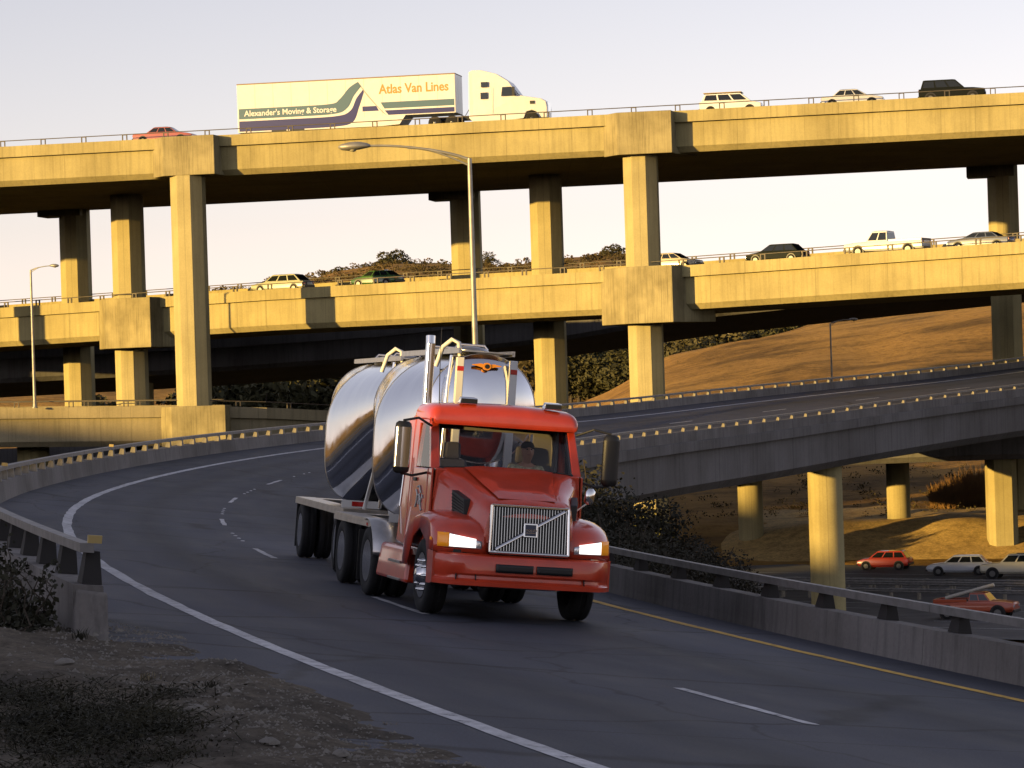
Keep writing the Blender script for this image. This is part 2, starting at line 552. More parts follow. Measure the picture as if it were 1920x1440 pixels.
def road_z(s):
    if s < 0: return _Z[0] - s * (-0.006)
    z = 0.0
    for d in (-8, -4, 0, 4, 8):
        z += interp(max(0, s + d), _K, _Z)
    return z / 5
def road_frame(s):
    f = max(-139.0, min(798.0, s / _DS))
    i = math.floor(f); t = f - i
    a, b = _PATH[i], _PATH[i+1]
    return lerp(a[0], b[0], t), lerp(a[1], b[1], t), lerp(a[2], b[2], t), road_z(s), interp(s, _CS, _CSV)
def road(s, o, dz=0.0):
    x, y, h, z, cs = road_frame(s)
    return Vector((x + math.cos(h)*o, y - math.sin(h)*o, z - cs*o + dz))
def road_matrix(s, o):
    x, y, h, z, cs = road_frame(s)
    ax = Vector((math.cos(h), -math.sin(h), -cs)).normalized()
    ay = Vector((math.sin(h), math.cos(h), (road_z(s+2) - road_z(s-2)) / 4))
    ay = (ay - ax * ay.dot(ax)).normalized()
    az = ax.cross(ay)
    p = road(s, o)
    return Matrix(((ax.x, ay.x, az.x, p.x), (ax.y, ay.y, az.y, p.y), (ax.z, ay.z, az.z, p.z), (0, 0, 0, 1)))
def road_coords(x, y):
    """(s, o) of the nearest point of the reference line, coarse"""
    best, bi = 1e18, 0
    for i in range(-139, 799, 6):
        a = _PATH[i]
        d = (a[0]-x)**2 + (a[1]-y)**2
        if d < best: best, bi = d, i
    a = _PATH[bi]
    dx, dy = x - a[0], y - a[1]
    s = bi*_DS + dx*math.sin(a[2]) + dy*math.cos(a[2])
    o = dx*math.cos(a[2]) - dy*math.sin(a[2])
    return s, o

# ------------------------------------------------------------------ terrain
LOW = -14.0
SX, SY = SUN_XY
def far_ground(x, y):
    px = 960 + x / max(y, 1) * FOC
    if y < 236 - 0.1*max(0, x-20): return LOW
    xs = x / y * 500.0
    crest = interp(xs, [-90, -30, -8, 0, 9.6, 25, 52.6, 82, 130, 260], [-9, -9.5, -8, -5.5, -1.6, 6.4, 11.5, 16.5, 22, 30])
    ridge = interp(px, [-900, 0, 300, 400, 620, 735, 830, 985, 1150, 1240, 1400, 1700, 2400], [30, 38, 42, 54, 63, 67, 65, 66, 69, 63, 50, 42, 30])
    right = sstep(4, 16, x)
    emb = lerp(LOW + 0.8, -11.3, right)
    ys = [236, 250, 262, 300, 500, 610, 700, 760, 950, 1500, 2300, 7000]
    zs = [LOW, emb, emb + .3, lerp(-11.5, -8.6, right), crest, lerp(crest-6, -6, .5), 1.0, 4.2, 18, ridge, ridge - 28, -60]
    z = interp(y, ys, zs)
    if 250 < y: z += fbm(x/38, y/38, 4) * min(5.0, (y-250)/60.0) * (1.0 if y < 620 else 1.1)
    return z
def ground(x, y):
    z = far_ground(x, y) if y > 100 else LOW
    r2 = x*x + y*y
    if r2 < 300*300:
        s, o = road_coords(x, y)
        if s < 130 and y < 200:
            zr = road_z(max(-60, s))
            oc = max(-4.0, min(9.5, o))
            zf = zr - 0.10 * oc - 0.55
            if o > 9.5: zf -= (o - 9.5) * 0.42
            if o < -3.0:
                zf -= (-3.0 - o) * lerp(0.01, 0.5, sstep(18, 34, s))
            if s > 98: zf -= (s - 98) * 0.35
            z = max(z, zf)
    return z

mb = MB()
angs = []
a = -180.0
while a < 180.001:
    angs.append(a)
    a += 0.22 if -13 <= a < 13 else (0.9 if -22 <= a < 22 else 4.5)
rads = [0.5]
while rads[-1] < 7500: rads.append(rads[-1] * (1.16 if rads[-1] < 12 or rads[-1] > 1500 else 1.045))
for r in rads:
    for a in angs:
        x, y = r*math.sin(R_(a)), r*math.cos(R_(a))
        mb.v.append((x, y, ground(x, y) - (0.0 if r > 30 else 0.25)))
na = len(angs)
for j in range(len(rads)-1):
    for i in range(na-1):
        mb.f.append((j*na+i, j*na+i+1, (j+1)*na+i+1, (j+1)*na+i))
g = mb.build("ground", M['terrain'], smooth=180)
tag(g, "dry golden ground and hills behind the interchange", "ground", kind="structure")

# unseen hill added on the sun side, its crest shaped to shade road and freeway
HQ = [-420, -300, -260, -218, -205, -195, -178, -172, -167, -162, -144, -133, -120, -100, -75, -58, -20, 60, 200]
HH = [24, 22, 25, 28.2, 27.4, 26, 24.5, 18.8, 18.8, 21.4, 21.4, 19.6, 19.5, 20.2, 19.9, 18.9, 18.7, 19.5, 22]
mb = MB()
nq, nt = 150, 26
def hillpt(u, v):
    q = lerp(-420, 200, u); t = lerp(-330, -62, v)
    tt = (t + 150)
    k = 1 - (abs(tt) / (180 if tt < 0 else 86)) ** 1.5
    z = lerp(-18.0, interp(q, HQ, HH), max(0, k)) + (fbm(q/30, t/30, 3) * 4 if abs(tt) > 18 else 0) * (k > 0)
    return (q*SY + t*SX, -q*SX + t*SY, z)
mb.grid(hillpt, nq, nt)
tag(mb.build("shade_hill", M['terrain'], smooth=180), "unseen grassy hill added on the sun side to shade the road", "hill", kind="structure")

# ------------------------------------------------------------------ connector road surface and paint
S0, S1 = -60.0, 385.0
def strip(name, o0, o1, s0, s1, mat, dz, step=1.5, no=1, jit=0.0):
    m = MB(); uv = []
    n = max(2, int((s1 - s0) / step))
    for i in range(n + 1):
        s = lerp(s0, s1, i / n)
        for j in range(no + 1):
            o = lerp(o0, o1, j / no)
            if jit and j in (0, no): o += (vnoise(s*1.7, 3.1 + j*9) + vnoise(s*6.1, 7.7+j)*.5) * jit
            m.v.append(tuple(road(s, o, dz))); uv.append((s, o))
    for i in range(n):
        for j in range(no):
            k = i*(no+1)+j
            m.f.append((k, k+1, k+no+2, k+no+1))
    o_ = m.build(name, mat, smooth=180, uv=uv)
    return o_
OI = 8.48            # foot of the inner barrier
OO = -1.72           # foot of the outer barrier
rd = strip("road", -1.75, OI + .03, S0, S1, M['asphalt'], 0.0, 1.0, 4)
tag(rd, "grey asphalt of the curving two lane connector", "road", kind="structure")
ln = strip("road_edge_line", -0.10, 0.10, S0, S1, M['white_line'], 0.005, 0.8, 1, 0.03)
tag(ln, "solid white edge line sweeping round the curve", "road marking", kind="structure")
ly = strip("road_edge_line_yellow", 7.38, 7.54, S0, S1, M['yellow_line'], 0.005, 0.8, 1, 0.03)
tag(ly, "solid yellow line beside the right hand barrier", "road marking", kind="structure")
k = 0
s = 10.8 - 14.63 * 3
while s < 300:
    d = strip("lane_dash", 3.46, 3.57, s, s + 3.66, M['white_line'], 0.005, 0.4, 1, 0.03)
    tag(d, "worn white lane dash on the asphalt", "road marking", kind="structure")
    s += 14.63
md = MB()
md.lathe([(0.0, 0.045), (0.010, 0.04), (0.015, 0.02), (0.016, 0.0)], 10, 'z')
dot_me = md.mesh("lane_dot", M['white_line'], 60)
s = 10.8 + 14.63*2
while s < 100:
    for k in range(4):
        if rnd.random() < 0.75:
            d = link("lane_dot", dot_me)
            d.matrix_world = road_matrix(s + 3.66 + 3.2 + k*1.2, 3.52)
            tag(d, "raised white lane marker between dashes", "road marking", kind="structure")
    s += 14.63

# ------------------------------------------------------------------ barriers with steel rail
def road_sweep(prof, ss, up=None):
    """closed loft of a (o, z) profile along the road"""
    m = MB()
    m.loft([[tuple(road(s, o, dz + (up(s, i) if up else 0))) for i, (o, dz) in enumerate(prof)] for s in ss])
    return m
def frange(a, b, st):
    n = max(1, int(round((b - a) / st)))
    return [lerp(a, b, i / n) for i in range(n + 1)]

pm = MB()   # tapered post: local x across the road, y along it
pm.hexa([(-.09,-.16,0),(.09,-.16,0),(.09,.16,0),(-.09,.16,0),(-.06,-.10,.21),(.06,-.10,.21),(.06,.10,.21),(-.06,.10,.21)])
post_me = pm.mesh("post", M['post_steel'])
post_shaded = pm.mesh("post", M['post_shaded'])
bp = MB(); bp.box(-.16, .16, -.2, .2, 0, .02)
base_me = bp.mesh("base_plate", M['post_steel'])

def lift(s): return .26*(1 - sstep(22, 75, s))
def barrier(name, label, inner, s0, s1, pstep, joint_gap, drop, ph=0.0):
    root = empty(name, road(s0, OI if inner else OO), label=label, cat="barrier")
    inv = root.matrix_world.inverted() if False else Matrix.Translation(-Vector(root.location))
    sg = 1 if inner else -1
    f = OI if inner else OO
    a = s0
    k = 0
    while a < s1 - 0.5:
        b = min(s1, a + 10.0)
        prof = [(f, -.06), (f + .05*sg, .10), (f + .08*sg, .45), (f + .40*sg, .45), (f + .42*sg, drop)]
        prof = [(o, z if i != 0 else -.25) for i, (o, z) in enumerate(prof)]
        w = road_sweep(prof, frange(a, b - joint_gap, 1.0 if a < 120 else 2.0), None if inner else (lambda s, i: lift(s)*.45 if i in (2, 3) else 0))
        w.v = [tuple(Vector(p) - Vector(root.location)) for p in w.v]
        w.build("wall_section", M['conc_bar'], root, fix=True)
        c = f + .24*sg
        rl = road_sweep([(c-.075, .655), (c+.075, .655), (c+.075, .755), (c-.075, .755)], frange(a, b - joint_gap, 1.0 if a < 120 else 2.0), None if inner else (lambda s, i: lift(s)))
        rl.v = [tuple(Vector(p) - Vector(root.location)) for p in rl.v]
        rl.build("rail", M['rail_steel'], root, fix=True)
        a = b; k += 1
    s = s0 + 0.3 + ph
    while s < s1:
        p = link("post", post_me if s > (48 if inner else 36) else post_shaded, root)
        p.matrix_basis = inv @ (road_matrix(s, f + .24*sg) @ Matrix.Translation((0, 0, .451 + (0 if inner else lift(s)*.45))) @ Matrix.Diagonal((1.2 if s < 36 and not inner else 1, 1.25 if s < 36 and not inner else 1, 1 if inner else 1 + lift(s)*.55/.21, 1)))
        s += pstep
    return root
OUTER = barrier("concrete_barrier", "long outer concrete barrier with steel rail curving round behind the truck", False, 17.8, 385, 2.0, 0.015, -1.3)
INNER = barrier("concrete_barrier", "concrete barrier with rail and shade-darkened near posts along the yellow line", True, -50, 385, 2.35, 0.015, -0.4, .9)
# end pier of the outer barrier with its yellow reflector
inv = Matrix.Translation(-Vector(OUTER.location))
eb = MB()
eb.hexa([(-.47,-.24,-.40),(-.04,-.24,-.40),(-.04,.05,-.40),(-.47,.05,-.40),(-.41,.0,.50),(-.10,.02,.47),(-.08,.05,.50),(-.43,.05,.52)])
o = eb.build("end_block", M['conc_bar'], OUTER, bevel=0.05)
o.matrix_basis = inv @ road_matrix(17.75, OO)
rb = MB(); rb.box(-.075, .075, -.03, .03, .0, .085)
o = rb.build("reflector", M['amber_reflector'], OUTER)
o.matrix_basis = inv @ road_matrix(17.75, OO) @ Matrix.Translation((-.25, .12, 1.012))
tag(o, "yellow reflector block on the barrier end")
for s in (86, 121, 62, 137):
    o = link("reflector", o.data, OUTER)
    o.matrix_basis = inv @ road_matrix(s, OO - .24) @ Matrix.Translation((0, 0, .757 + lift(s)))

# ------------------------------------------------------------------ the connector's own bridge: girder and columns
RAMP = empty("ramp_bridge", road(52, 3.5), label="curving ramp bridge in shade carrying the truck's road", cat="bridge")
def to_local(m, root):
    L = Vector(root.location)
    m.v = [tuple(Vector(p) - L) for p in m.v]
    return m
ss = frange(50, 385, 2.0)
gp = [(OI+.43, -.06), (OI+.60, -.06), (OI+.60, -.55), (OI+.28, -.60), (OI+.28, -2.35), (OI-.25, -2.85), (-1.2, -2.1), (-1.85, -1.75), (-1.85, -.62), (-2.15, -.55), (-2.15, -.28), (-1.9, -.20), (OI+.3, -.20)]
a = 50.0
cuts = [50, 118, 176.5, 226, 290, 385]
for a, b in zip(cuts[:-1], cuts[1:]):
    m = to_local(road_sweep(gp, frange(a, b - .05, 2.0)), RAMP)
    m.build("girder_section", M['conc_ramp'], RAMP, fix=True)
def oct_poly(w, ch=.29, d=None):
    d = d or w
    a, b = w/2, d/2
    c = w*ch
    return [(-a+c,-b),(a-c,-b),(a,-b+c),(a,b-c),(a-c,b),(-a+c,b),(-a,b-c),(-a,-b+c)]
def round_poly(w, n=20, d=None):
    return [(w/2*math.cos(2*math.pi*k/n), (d or w)/2*math.sin(2*math.pi*k/n)) for k in range(n)]
def column(root, x, y, z0, z1, poly, name="column", mat='conc_col', smooth=None, rz=0.0):
    m = MB().prism(poly, 0, z1 - z0)
    o = m.build(name, M[mat], root, smooth=smooth)
    o.location = Vector((x, y, z0)) - Vector(root.location)
    o.rotation_euler = (0, 0, rz)
    return o
for s, o_, w in ((112, 4.2, 2.1), (214.5, 5.4, 2.1), (300, 4.2, 2.1)):
    p = road(s, o_)
    column(RAMP, p.x, p.y, LOW - .5, p.z - 1.6, round_poly(w), smooth=40)
p = W(1547, 900, 181.0)
column(RAMP, p.x, p.y, LOW - .5, -4.0, round_poly(2.06), smooth=40)

# ------------------------------------------------------------------ overpasses
def deck(name, label, pts, Wd, depth, mats, bank=0.08, far_par=True, rails=(True, False), post_step=3.3, par_h=0.45, seg=None, ovh=.35, twist=0.0, postw=.07):
    """pts: near edge (x, y, z of parapet top) in order left to right; camera side is 'near'"""
    root = empty(name, pts[0], label=label, cat="bridge")
    L = Vector(root.location)
    P = [Vector(p) for p in pts]
    # resample
    fr = []
    for i in range(len(P) - 1):
        n = seg or max(1, int((P[i+1] - P[i]).length / 12))
        for k in range(n):
            fr.append(P[i].lerp(P[i+1], k / n))
    fr.append(P[-1])
    N = []
    for i, p in enumerate(fr):
        d = fr[min(i+1, len(fr)-1)] - fr[max(i-1, 0)]
        d.z = 0; d.normalize()
        N.append(Vector((d.y, -d.x, 0)))
    def sw(prof, mat, nm_):
        m = MB().loft([[tuple(p + n*a + Vector((0, 0, z)) - L) for a, z in prof] for p, n in zip(fr, N)])
        return m.build(nm_, mat, root, fix=True)
    zf = -par_h + bank*Wd
    sw([(0, -par_h), (0, -depth+.42), (-.42, -depth), (-Wd+.42, -depth-twist), (-Wd, -depth+.42-twist), (-Wd, zf)], mats[0], "girder")
    sw([(ovh, 0), (ovh, -.84), (.003, -.86), (.003, 0)], mats[1], "parapet")
    if far_par:
        sw([(-Wd-.003, zf+.45), (-Wd-.003, zf-.4), (-Wd-.35, zf-.4), (-Wd-.35, zf+.45)], mats[1], "parapet")
    pmm = MB(); pmm.box(-.17-postw/2, -.17+postw/2, -.05, .05, 0, .42); pmm.box(.17-postw/2, .17+postw/2, -.05, .05, 0, .42)
    pmm.box(-.17, .17, -.04, .04, .38, .44)
    pme = pmm.mesh("rail_post", M['rail'])
    for side in (0, 1):
        if not rails[side]: continue
        a_, dz = (ovh*.5, 0.0) if side == 0 else (-Wd-.18, zf+.45)
        line = [p + n*a_ + Vector((0, 0, dz+.44)) for p, n in zip(fr, N)]
        t = MB().tube([q - L for q in line], .035, 6)
        t.build("hand_rail", M['rail'], root)
        acc = 1.2 + side*1.3
        for i in range(len(line)-1):
            d = line[i+1] - line[i]
            ln_ = d.length
            while acc < ln_:
                q = line[i] + d * (acc/ln_) - Vector((0, 0, .44))
                o = link("rail_post", pme, root, q - L, math.atan2(d.y, d.x))
                acc += post_step
            acc -= ln_
    return root, fr, N

# upper deck: straight, nearly level
def up_edge(x): return 228.0 - 0.2*x
UP = [(x, up_edge(x), 20.38 + .004*x) for x in (-95, -60, -24, 10, 50, 95)]
UPW = 32.0
UPPER, _, _ = deck("upper_overpass", "uppermost sunlit concrete overpass carrying the white moving van", UP, UPW, 3.05, (M['conc'], M['conc']), bank=0.075, rails=(True, False), far_par=False)
def up_surf(x, off): return 20.38 + .004*x - .45 + .075*off
# middle deck
def mid_edge(x): return 231.4 - 0.554*x
MIDZ = ([-95, -42, -19, 8, 36, 95], [7.6, 8.4, 8.75, 8.82, 9.35, 10.9])
MID = [(x, mid_edge(x), interp(x, *MIDZ)) for x in MIDZ[0]]
MIDW = 13.0
MIDDLE, _, _ = deck("middle_overpass", "middle sunlit concrete overpass with the white pickup on it", MID, MIDW, 3.25, (M['conc'], M['conc']), bank=0.07, rails=(True, True), postw=.10)
def mid_surf(x, off): return interp(x, *MIDZ) - .45 + .07*off
# shaded ramp behind the middle deck
TR = [(-95, 268, 3.5), (-46, 272, 5.2), (-28, 274, 5.6), (-12, 275, 6.2), (4, 276, 7.4), (16, 272, 9.0), (60, 262, 12)]
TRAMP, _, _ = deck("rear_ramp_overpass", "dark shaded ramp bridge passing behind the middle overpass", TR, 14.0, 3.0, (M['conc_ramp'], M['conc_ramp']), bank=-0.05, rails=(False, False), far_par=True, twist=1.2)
# lower deck on the left, bending away behind the truck
LD = [(-100, 246, .9), (-60, 239, .45), (-42, 235.5, 0.05), (-24.4, 232.2, -.3), (-19, 233.5, -.6), (-14, 238, -1.05), (-9.5, 248, -1.6), (-6, 265, -2.3), (-3.5, 300, -3.2), (-1, 360, -4.6), (2, 430, -6.5)]
LOWER, _, _ = deck("lower_overpass", "lowest concrete overpass at left standing on a broad pier block", LD, 13.0, 3.05, (M['conc_low'], M['conc_low']), bank=0.0, rails=(True, True), post_step=4.4)
# low deck hidden behind the ramp on the right
UD = [(6, 233, -3.6), (40, 235, -3.5), (120, 226, -3.2)]
UD2 = [tuple(road(s_, -4.6, -2.3)) for s_ in range(158, 345, 12)]
deck("low_ramp_overpass", "black looking shaded girder tucked under the curving ramp at right", UD2, 9.0, 3.5, (M['conc_ramp'], M['conc_ramp']), bank=0.0, rails=(False, False), seg=2)
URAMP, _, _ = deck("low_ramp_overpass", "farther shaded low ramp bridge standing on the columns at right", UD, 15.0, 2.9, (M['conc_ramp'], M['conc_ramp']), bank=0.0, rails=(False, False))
for px, Y, w, z0 in ((1407, 243, 2.0, -14.5), (1685, 246, 1.9, -14.0), (1878, 237.5, 2.25, -14.5)):
    p = W(px, 930, Y)
    column(URAMP, p.x, p.y, z0, -6.2, round_poly(w) if px != 1878 else oct_poly(w, .2), smooth=40 if px != 1878 else None)

# ---- columns of the upper overpass: bents of three
CW = 2.5
bents = [(-24.3, 232.6), (10.1, 226.5), (54.6, 218.5), (-58.5, 239.5)]
for bx, by in bents:
    for k, (dx, dy) in enumerate(((0, 0), (-6.9, 17.6), (-13.6, 34.2))):
        if k == 2 and bx > 50: dx = -13.3
        x, y = bx + dx, by + dy
        top = 17.25 if k == 0 else 17.5
        column(UPPER, x, y, LOW - .5, top + (.0 if k else .1), oct_poly(CW if k == 0 else 2.5), rz=R_(-10))
        if k == 2:   # broad dark cap at the far edge
            m = MB().prism([(-2.4, -1.4), (1.5, -1.4), (1.5, 1.3), (-2.4, 1.3)], 0, 1.2, 1.0)
            o = m.build("pier_cap", M['conc_cap'], UPPER)
            o.location = Vector((x - .5, y, 16.6)) - Vector(UPPER.location); o.rotation_euler = (0, 0, R_(-11))
def pier_cap(root, x, y, ang, z0, z1, wf, wb, prot, back, shift=0.0, mat='conc_cap'):
    """block that grows out of the fascia: wf front width, wb width at the fascia, prot in front of it"""
    m = MB()
    m.prism([(-wf/2+shift, -prot), (wf/2+shift, -prot), (wf/2+shift+.06, -.1), (wb/2, back), (-wb/2, back), (-wb/2, -.02)], 0, z1 - z0)
    o = m.build("pier_cap", M[mat], root, bevel=.05)
    o.location = Vector((x, y, z0)) - Vector(root.location)
    o.rotation_euler = (0, 0, ang)
    return o
UA, MA = math.atan2(-.2, 1), math.atan2(-.554, 1)
for bx, by in bents:
    x = bx + .55
    pier_cap(UPPER, x, up_edge(x), UA, 17.27, 20.36 + .004*x, 4.1, 6.6, 1.55, 3.0)
# middle deck caps: in front of the second column of the left bent, on the front column of the right bent
x = -30.2
pier_cap(MIDDLE, x, mid_edge(x), MA, 4.55, interp(x, *MIDZ) + .02, 4.6, 8.2, 1.7, 3.0)
x = 10.4
pier_cap(MIDDLE, x, mid_edge(x) - .1, MA, 4.75, 8.95, 3.9, 8.0, 1.9, 3.0, .9)
x = 62.0
pier_cap(MIDDLE, x, mid_edge(x) - .1, MA, 5.2, 9.9, 4.2, 9.0, 1.9, 3.0, .6)
# the middle deck's own columns under its caps on the left
p = (-30.4, 249.6)
# pier block of the lower overpass under the left front column
m = MB().prism([(-1.9, -1.75), (2.25, -1.75), (2.25, 1.6), (-2.9, 1.6), (-2.9, -.4)], 0, 3.6)
o = m.build("pier_cap", M['conc_cap'], LOWER, bevel=.05)
o.location = Vector((-23.9, 232.1, -3.9)) - Vector(LOWER.location); o.rotation_euler = (0, 0, R_(-3))
column(LOWER, -23.7, 233.6, LOW - .5, -3.7, oct_poly(3.0))
for x, y in ((-52, 245), (-38, 240.5)):
    column(LOWER, x, y, LOW - .5, -2.9, oct_poly(2.4))
for x, y in ((-70, 276), (-34.2, 281), (3.1, 281)):
    column(TRAMP, x, y, LOW - .5, interp(x, [-70, -20, 20], [1.2, 2.4, 5.6]), oct_poly(2.1))
# wall added under the lower overpass so the shaded gap stays black
rw = empty("shade_wall", (-70, 262, LOW), label="dark concrete wall added to keep the gap under the lowest overpass black", cat="wall")
for k in range(10):
    m = MB().box(k*6.0, k*6.0+5.95, 0, .6, -1, 10.5)
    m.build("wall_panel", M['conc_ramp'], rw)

# ------------------------------------------------------------------ lower freeway with guard rails
FD = Vector((0.80, -0.60, 0)); FN = Vector((0.60, 0.80, 0))
FC = Vector((24, 196, LOW + .18))
def fw(a, n, z=0.0):
    return FC + FD*a + FN*n + Vector((0, 0, z))
m = MB().add([tuple(fw(-160, -28)), tuple(fw(260, -28)), tuple(fw(260, 27)), tuple(fw(-160, 27))], [(0, 1, 2, 3)])
tag(m.build("freeway_road", M['freeway']), "grey freeway passing under the ramps at right", "road", kind="structure")
for n_ in (-22, -18.2, -14.4, -10.6, -6.8, 6.6, 10.4, 14.2, 18):
    m = MB()
    solid = n_ in (-22, -6.8, 6.6, 18)
    a = -60
    while a < 120:
        b = a + (10 if solid else 3.6)
        m.add([tuple(fw(a, n_-.07, .006)), tuple(fw(b, n_-.07, .006)), tuple(fw(b, n_+.07, .006)), tuple(fw(a, n_+.07, .006))], [(0, 1, 2, 3)])
        a += 10 if solid else 12.2
    tag(m.build("freeway_lane_line", M['white_line']), "white lane line on the freeway below", "road marking", kind="structure")
gpost = MB().box(-.08, .08, -.1, .1, 0, .72).mesh("post", M['post_steel'])
def guard_rail(name, label, pts):
    root = empty(name, pts[0], label=label, cat="guardrail")
    L = Vector(pts[0])
    for i in range(len(pts)-1):
        p, q = Vector(pts[i]) - L, Vector(pts[i+1]) - L
        d = (q - p); n = Vector((d.y, -d.x, 0)).normalized()
        pr = [(.10, .42), (.16, .48), (.10, .55), (.16, .62), (.10, .70), (.07, .70), (.07, .42)]
        MB().loft([[tuple(e + n*a + Vector((0, 0, z))) for a, z in pr] for e in (p, q)]).build("guard_rail_beam", M['rail_steel'], root, fix=True)
        t = 0.0
        while t < d.length:
            link("post", gpost, root, p + d*(t/d.length), math.atan2(d.y, d.x))
            t += 2.0
    return root
guard_rail("guard_rail", "steel guardrail in the freeway median nearest the ramp column", [tuple(fw(-40, 2.6)), tuple(fw(-5, 2.6)), tuple(fw(60, 2.6))])
guard_rail("guard_rail", "steel guardrail along the far side of the freeway median", [tuple(fw(-40, 4.8)), tuple(fw(60, 4.8))])
guard_rail("guard_rail", "steel guardrail on the near side of the freeway median behind the orange pickup", [tuple(fw(-45, -3.4)), tuple(fw(-6, -3.4)), tuple(fw(55, -3.4))])

# bright sandy bank beyond the freeway
m = MB()
def bank(u, v):
    px = lerp(1120, 2150, u); Y = lerp(233.5, 262, v)
    x = WX(px, Y, 1000)
    f = interp(v, [0, .34, 1], [0, .85, 1.0])
    z = lerp(LOW - .1, -11.0, f) + fbm(x/5, Y/5, 4)*.5*min(1, v*4) + .12
    z = lerp(ground(x, Y) - .25, z, sstep(1300, 1500, px)) if px < 1500 else z
    return (x, Y, z)
m.grid(bank, 70, 24)
tag(m.build("embankment", mat_dirt("sandy_bank", (0.44, 0.29, 0.11), (0.55, 0.37, 0.14), (0.62, 0.43, 0.17), .35, .5), smooth=180), "sandy bank beyond the freeway striped by long shadows", "bank", kind="structure")

# ------------------------------------------------------------------ the red tractor: local x to the picture's right, y backwards, z up
TS, TO = 25.8, 4.66          # station of the steer axle along the road and offset of the truck's middle
TM = road_matrix(TS, TO)
TRUCK = empty("semi_truck", mat=TM, label="red day cab semi truck with upright chrome grille, driving towards us", cat="truck")

def wheel(parent, x, y, r, w, out, dual=False, lugs=False, bright='brightwork'):
    """tyre mesh with rim as its sub-part; out = +1 / -1 outer side"""
    m = MB()
    for q in ((0,) if not dual else (0, 1)):
        xo = x - out*q*(w + .045)
        h = w/2
        m.lathe([(xo-h*.7, r*.58), (xo-h*.95, r*.66), (xo-h, r*.82), (xo-h*.92, r*.95), (xo-h*.7, r*.99), (xo-h*.25, r), (xo-h*.2, r*.975), (xo+h*.0, r*.975), (xo+h*.2, r*.975), (xo+h*.25, r), (xo+h*.7, r*.99), (xo+h*.92, r*.95), (xo+h, r*.82), (xo+h*.95, r*.66), (xo+h*.7, r*.58)], 36, 'x', (0, y, r), close=True)
    t = m.build("wheel", M['rubber'], parent, smooth=50, fix=True)
    rm = MB()
    f = out
    e = x + f*w*.47
    d = f*(.02 if dual else .0)
    prof = [(e, r*.60), (e - f*.03, r*.555), (e - f*.05, r*.53), (e - f*(.16 if dual else .07), r*.50), (e - f*(.17 if dual else .045), r*.40), (e - f*(.15 if dual else .01), r*.34), (e - f*(.10 if dual else -.02), r*.22), (e - f*(.06 if dual else -.08), r*.16), (e - f*(.05 if dual else -.09), 0.0)]
    rm.lathe(prof, 30, 'x', (0, y, r))
    rm.build("rim", M[bright], t, smooth=40, fix=True)
    if lugs:
        lme = MB().lathe([(-f*.05, .026), (f*.035, .024), (f*.05, .012)], 8, 'x').mesh("wheel_nut", M['brightwork'], 40)
        for k in range(10):
            an = 2*math.pi*k/10
            link("wheel_nut", lme, t, (e, y + math.cos(an)*r*.40, r + math.sin(an)*r*.40))
    return t

RW = .515
for sx in (-1, 1):
    wheel(TRUCK, sx*1.03, 0.0, RW, .30, sx, lugs=True)
    wheel(TRUCK, sx*1.06, 3.7, RW, .27, sx, dual=True)

# chassis
ch = MB()
for sx in (-1, 1):
    ch.box(sx*.43-.05, sx*.43+.05, -.85, 4.9, .62, .88)
ch.box(-.5, .5, -.7, 1.6, .42, .95)            # engine and sump
ch.box(-1.0, 1.0, -.07, .07, .42, .56)         # front axle
ch.box(-.95, .95, 3.6, 3.8, .42, .62)
ch.box(-.55, .55, 1.7, 3.3, .35, .60)
ch.build("chassis", M['frame'], TRUCK)

# hood, lofted
def hood_ring(s, zt, wt, wb, zb, r):
    pts = [(-wb, s, zb), (-lerp(wb, wt, .5)-.01, s, lerp(zb, zt, .5))]
    for k in range(6):
        an = math.pi - k*(math.pi/2)/5
        pts.append((-wt + r + r*math.cos(an), s, zt - r + r*math.sin(an)))
    pts.append((-wt*.4, s, zt + .025))
    pts.append((0, s, zt + .035))
    return pts + [(-x, y, z) for x, y, z in reversed(pts[:-1])]
hood = MB()
hood.loft([hood_ring(*a) for a in ((-1.20, 1.40, .50, .60, .93, .08), (-1.175, 1.50, .56, .635, .93, .10), (-1.08, 1.575, .60, .66, .93, .13), (-.8, 1.65, .66, .72, .95, .17), (-.3, 1.76, .745, .81, 1.0, .2), (.2, 1.89, .85, .91, 1.0, .2), (.5, 1.975, .93, .985, 1.0, .17), (.66, 2.005, .96, 1.02, 1.0, .15))])
hood.build("hood", M['red'], TRUCK, smooth=38, fix=True)
MB().tube(hood_ring(.655, 2.011, .968, 1.03, .98, .15), .010, 5).build("hood_seam", M['black'], TRUCK)
# raised centre panel of the hood
hc = MB()
def hcf(u, v):
    s = lerp(-.95, .58, v); hw = lerp(.40, .60, v)
    zt = interp(s, [-1.08, -.8, -.3, .2, .5, .66], [1.575, 1.65, 1.76, 1.89, 1.975, 2.005])
    return (lerp(-hw, hw, u), s, zt + .034 + .028*min(1, 6*u, 6*(1-u)) * min(1, 5*v))
hc.grid(hcf, 16, 12)
hc.build("hood_bulge", M['red'], TRUCK, smooth=50)
# hood side intakes
for sx in (-1, 1):
    q = MB()
    P = [(.735, -.50, 1.30), (.81, -.02, 1.36), (.83, -.02, 1.71), (.75, -.50, 1.60)]
    ins = [(sx*(x-.05), y, z) for x, y, z in P]; out_ = [(sx*(x+.045), y, z) for x, y, z in P]
    q.hexa(ins + out_)
    g_ = q.build("hood_intake", M['black'], TRUCK, fix=True, bevel=.012)
    for k in range(7):
        z = .06 + k*.035
        v = MB()
        a_, b_ = Vector(P[0]).lerp(Vector(P[3]), (k+.7)/8), Vector(P[1]).lerp(Vector(P[2]), (k+.7)/8)
        v.tube([(sx*(a_.x+.05), a_.y+.03, a_.z), (sx*(b_.x+.05), b_.y-.03, b_.z)], .007, 5)
        v.build("louvre", M['frame'], g_)

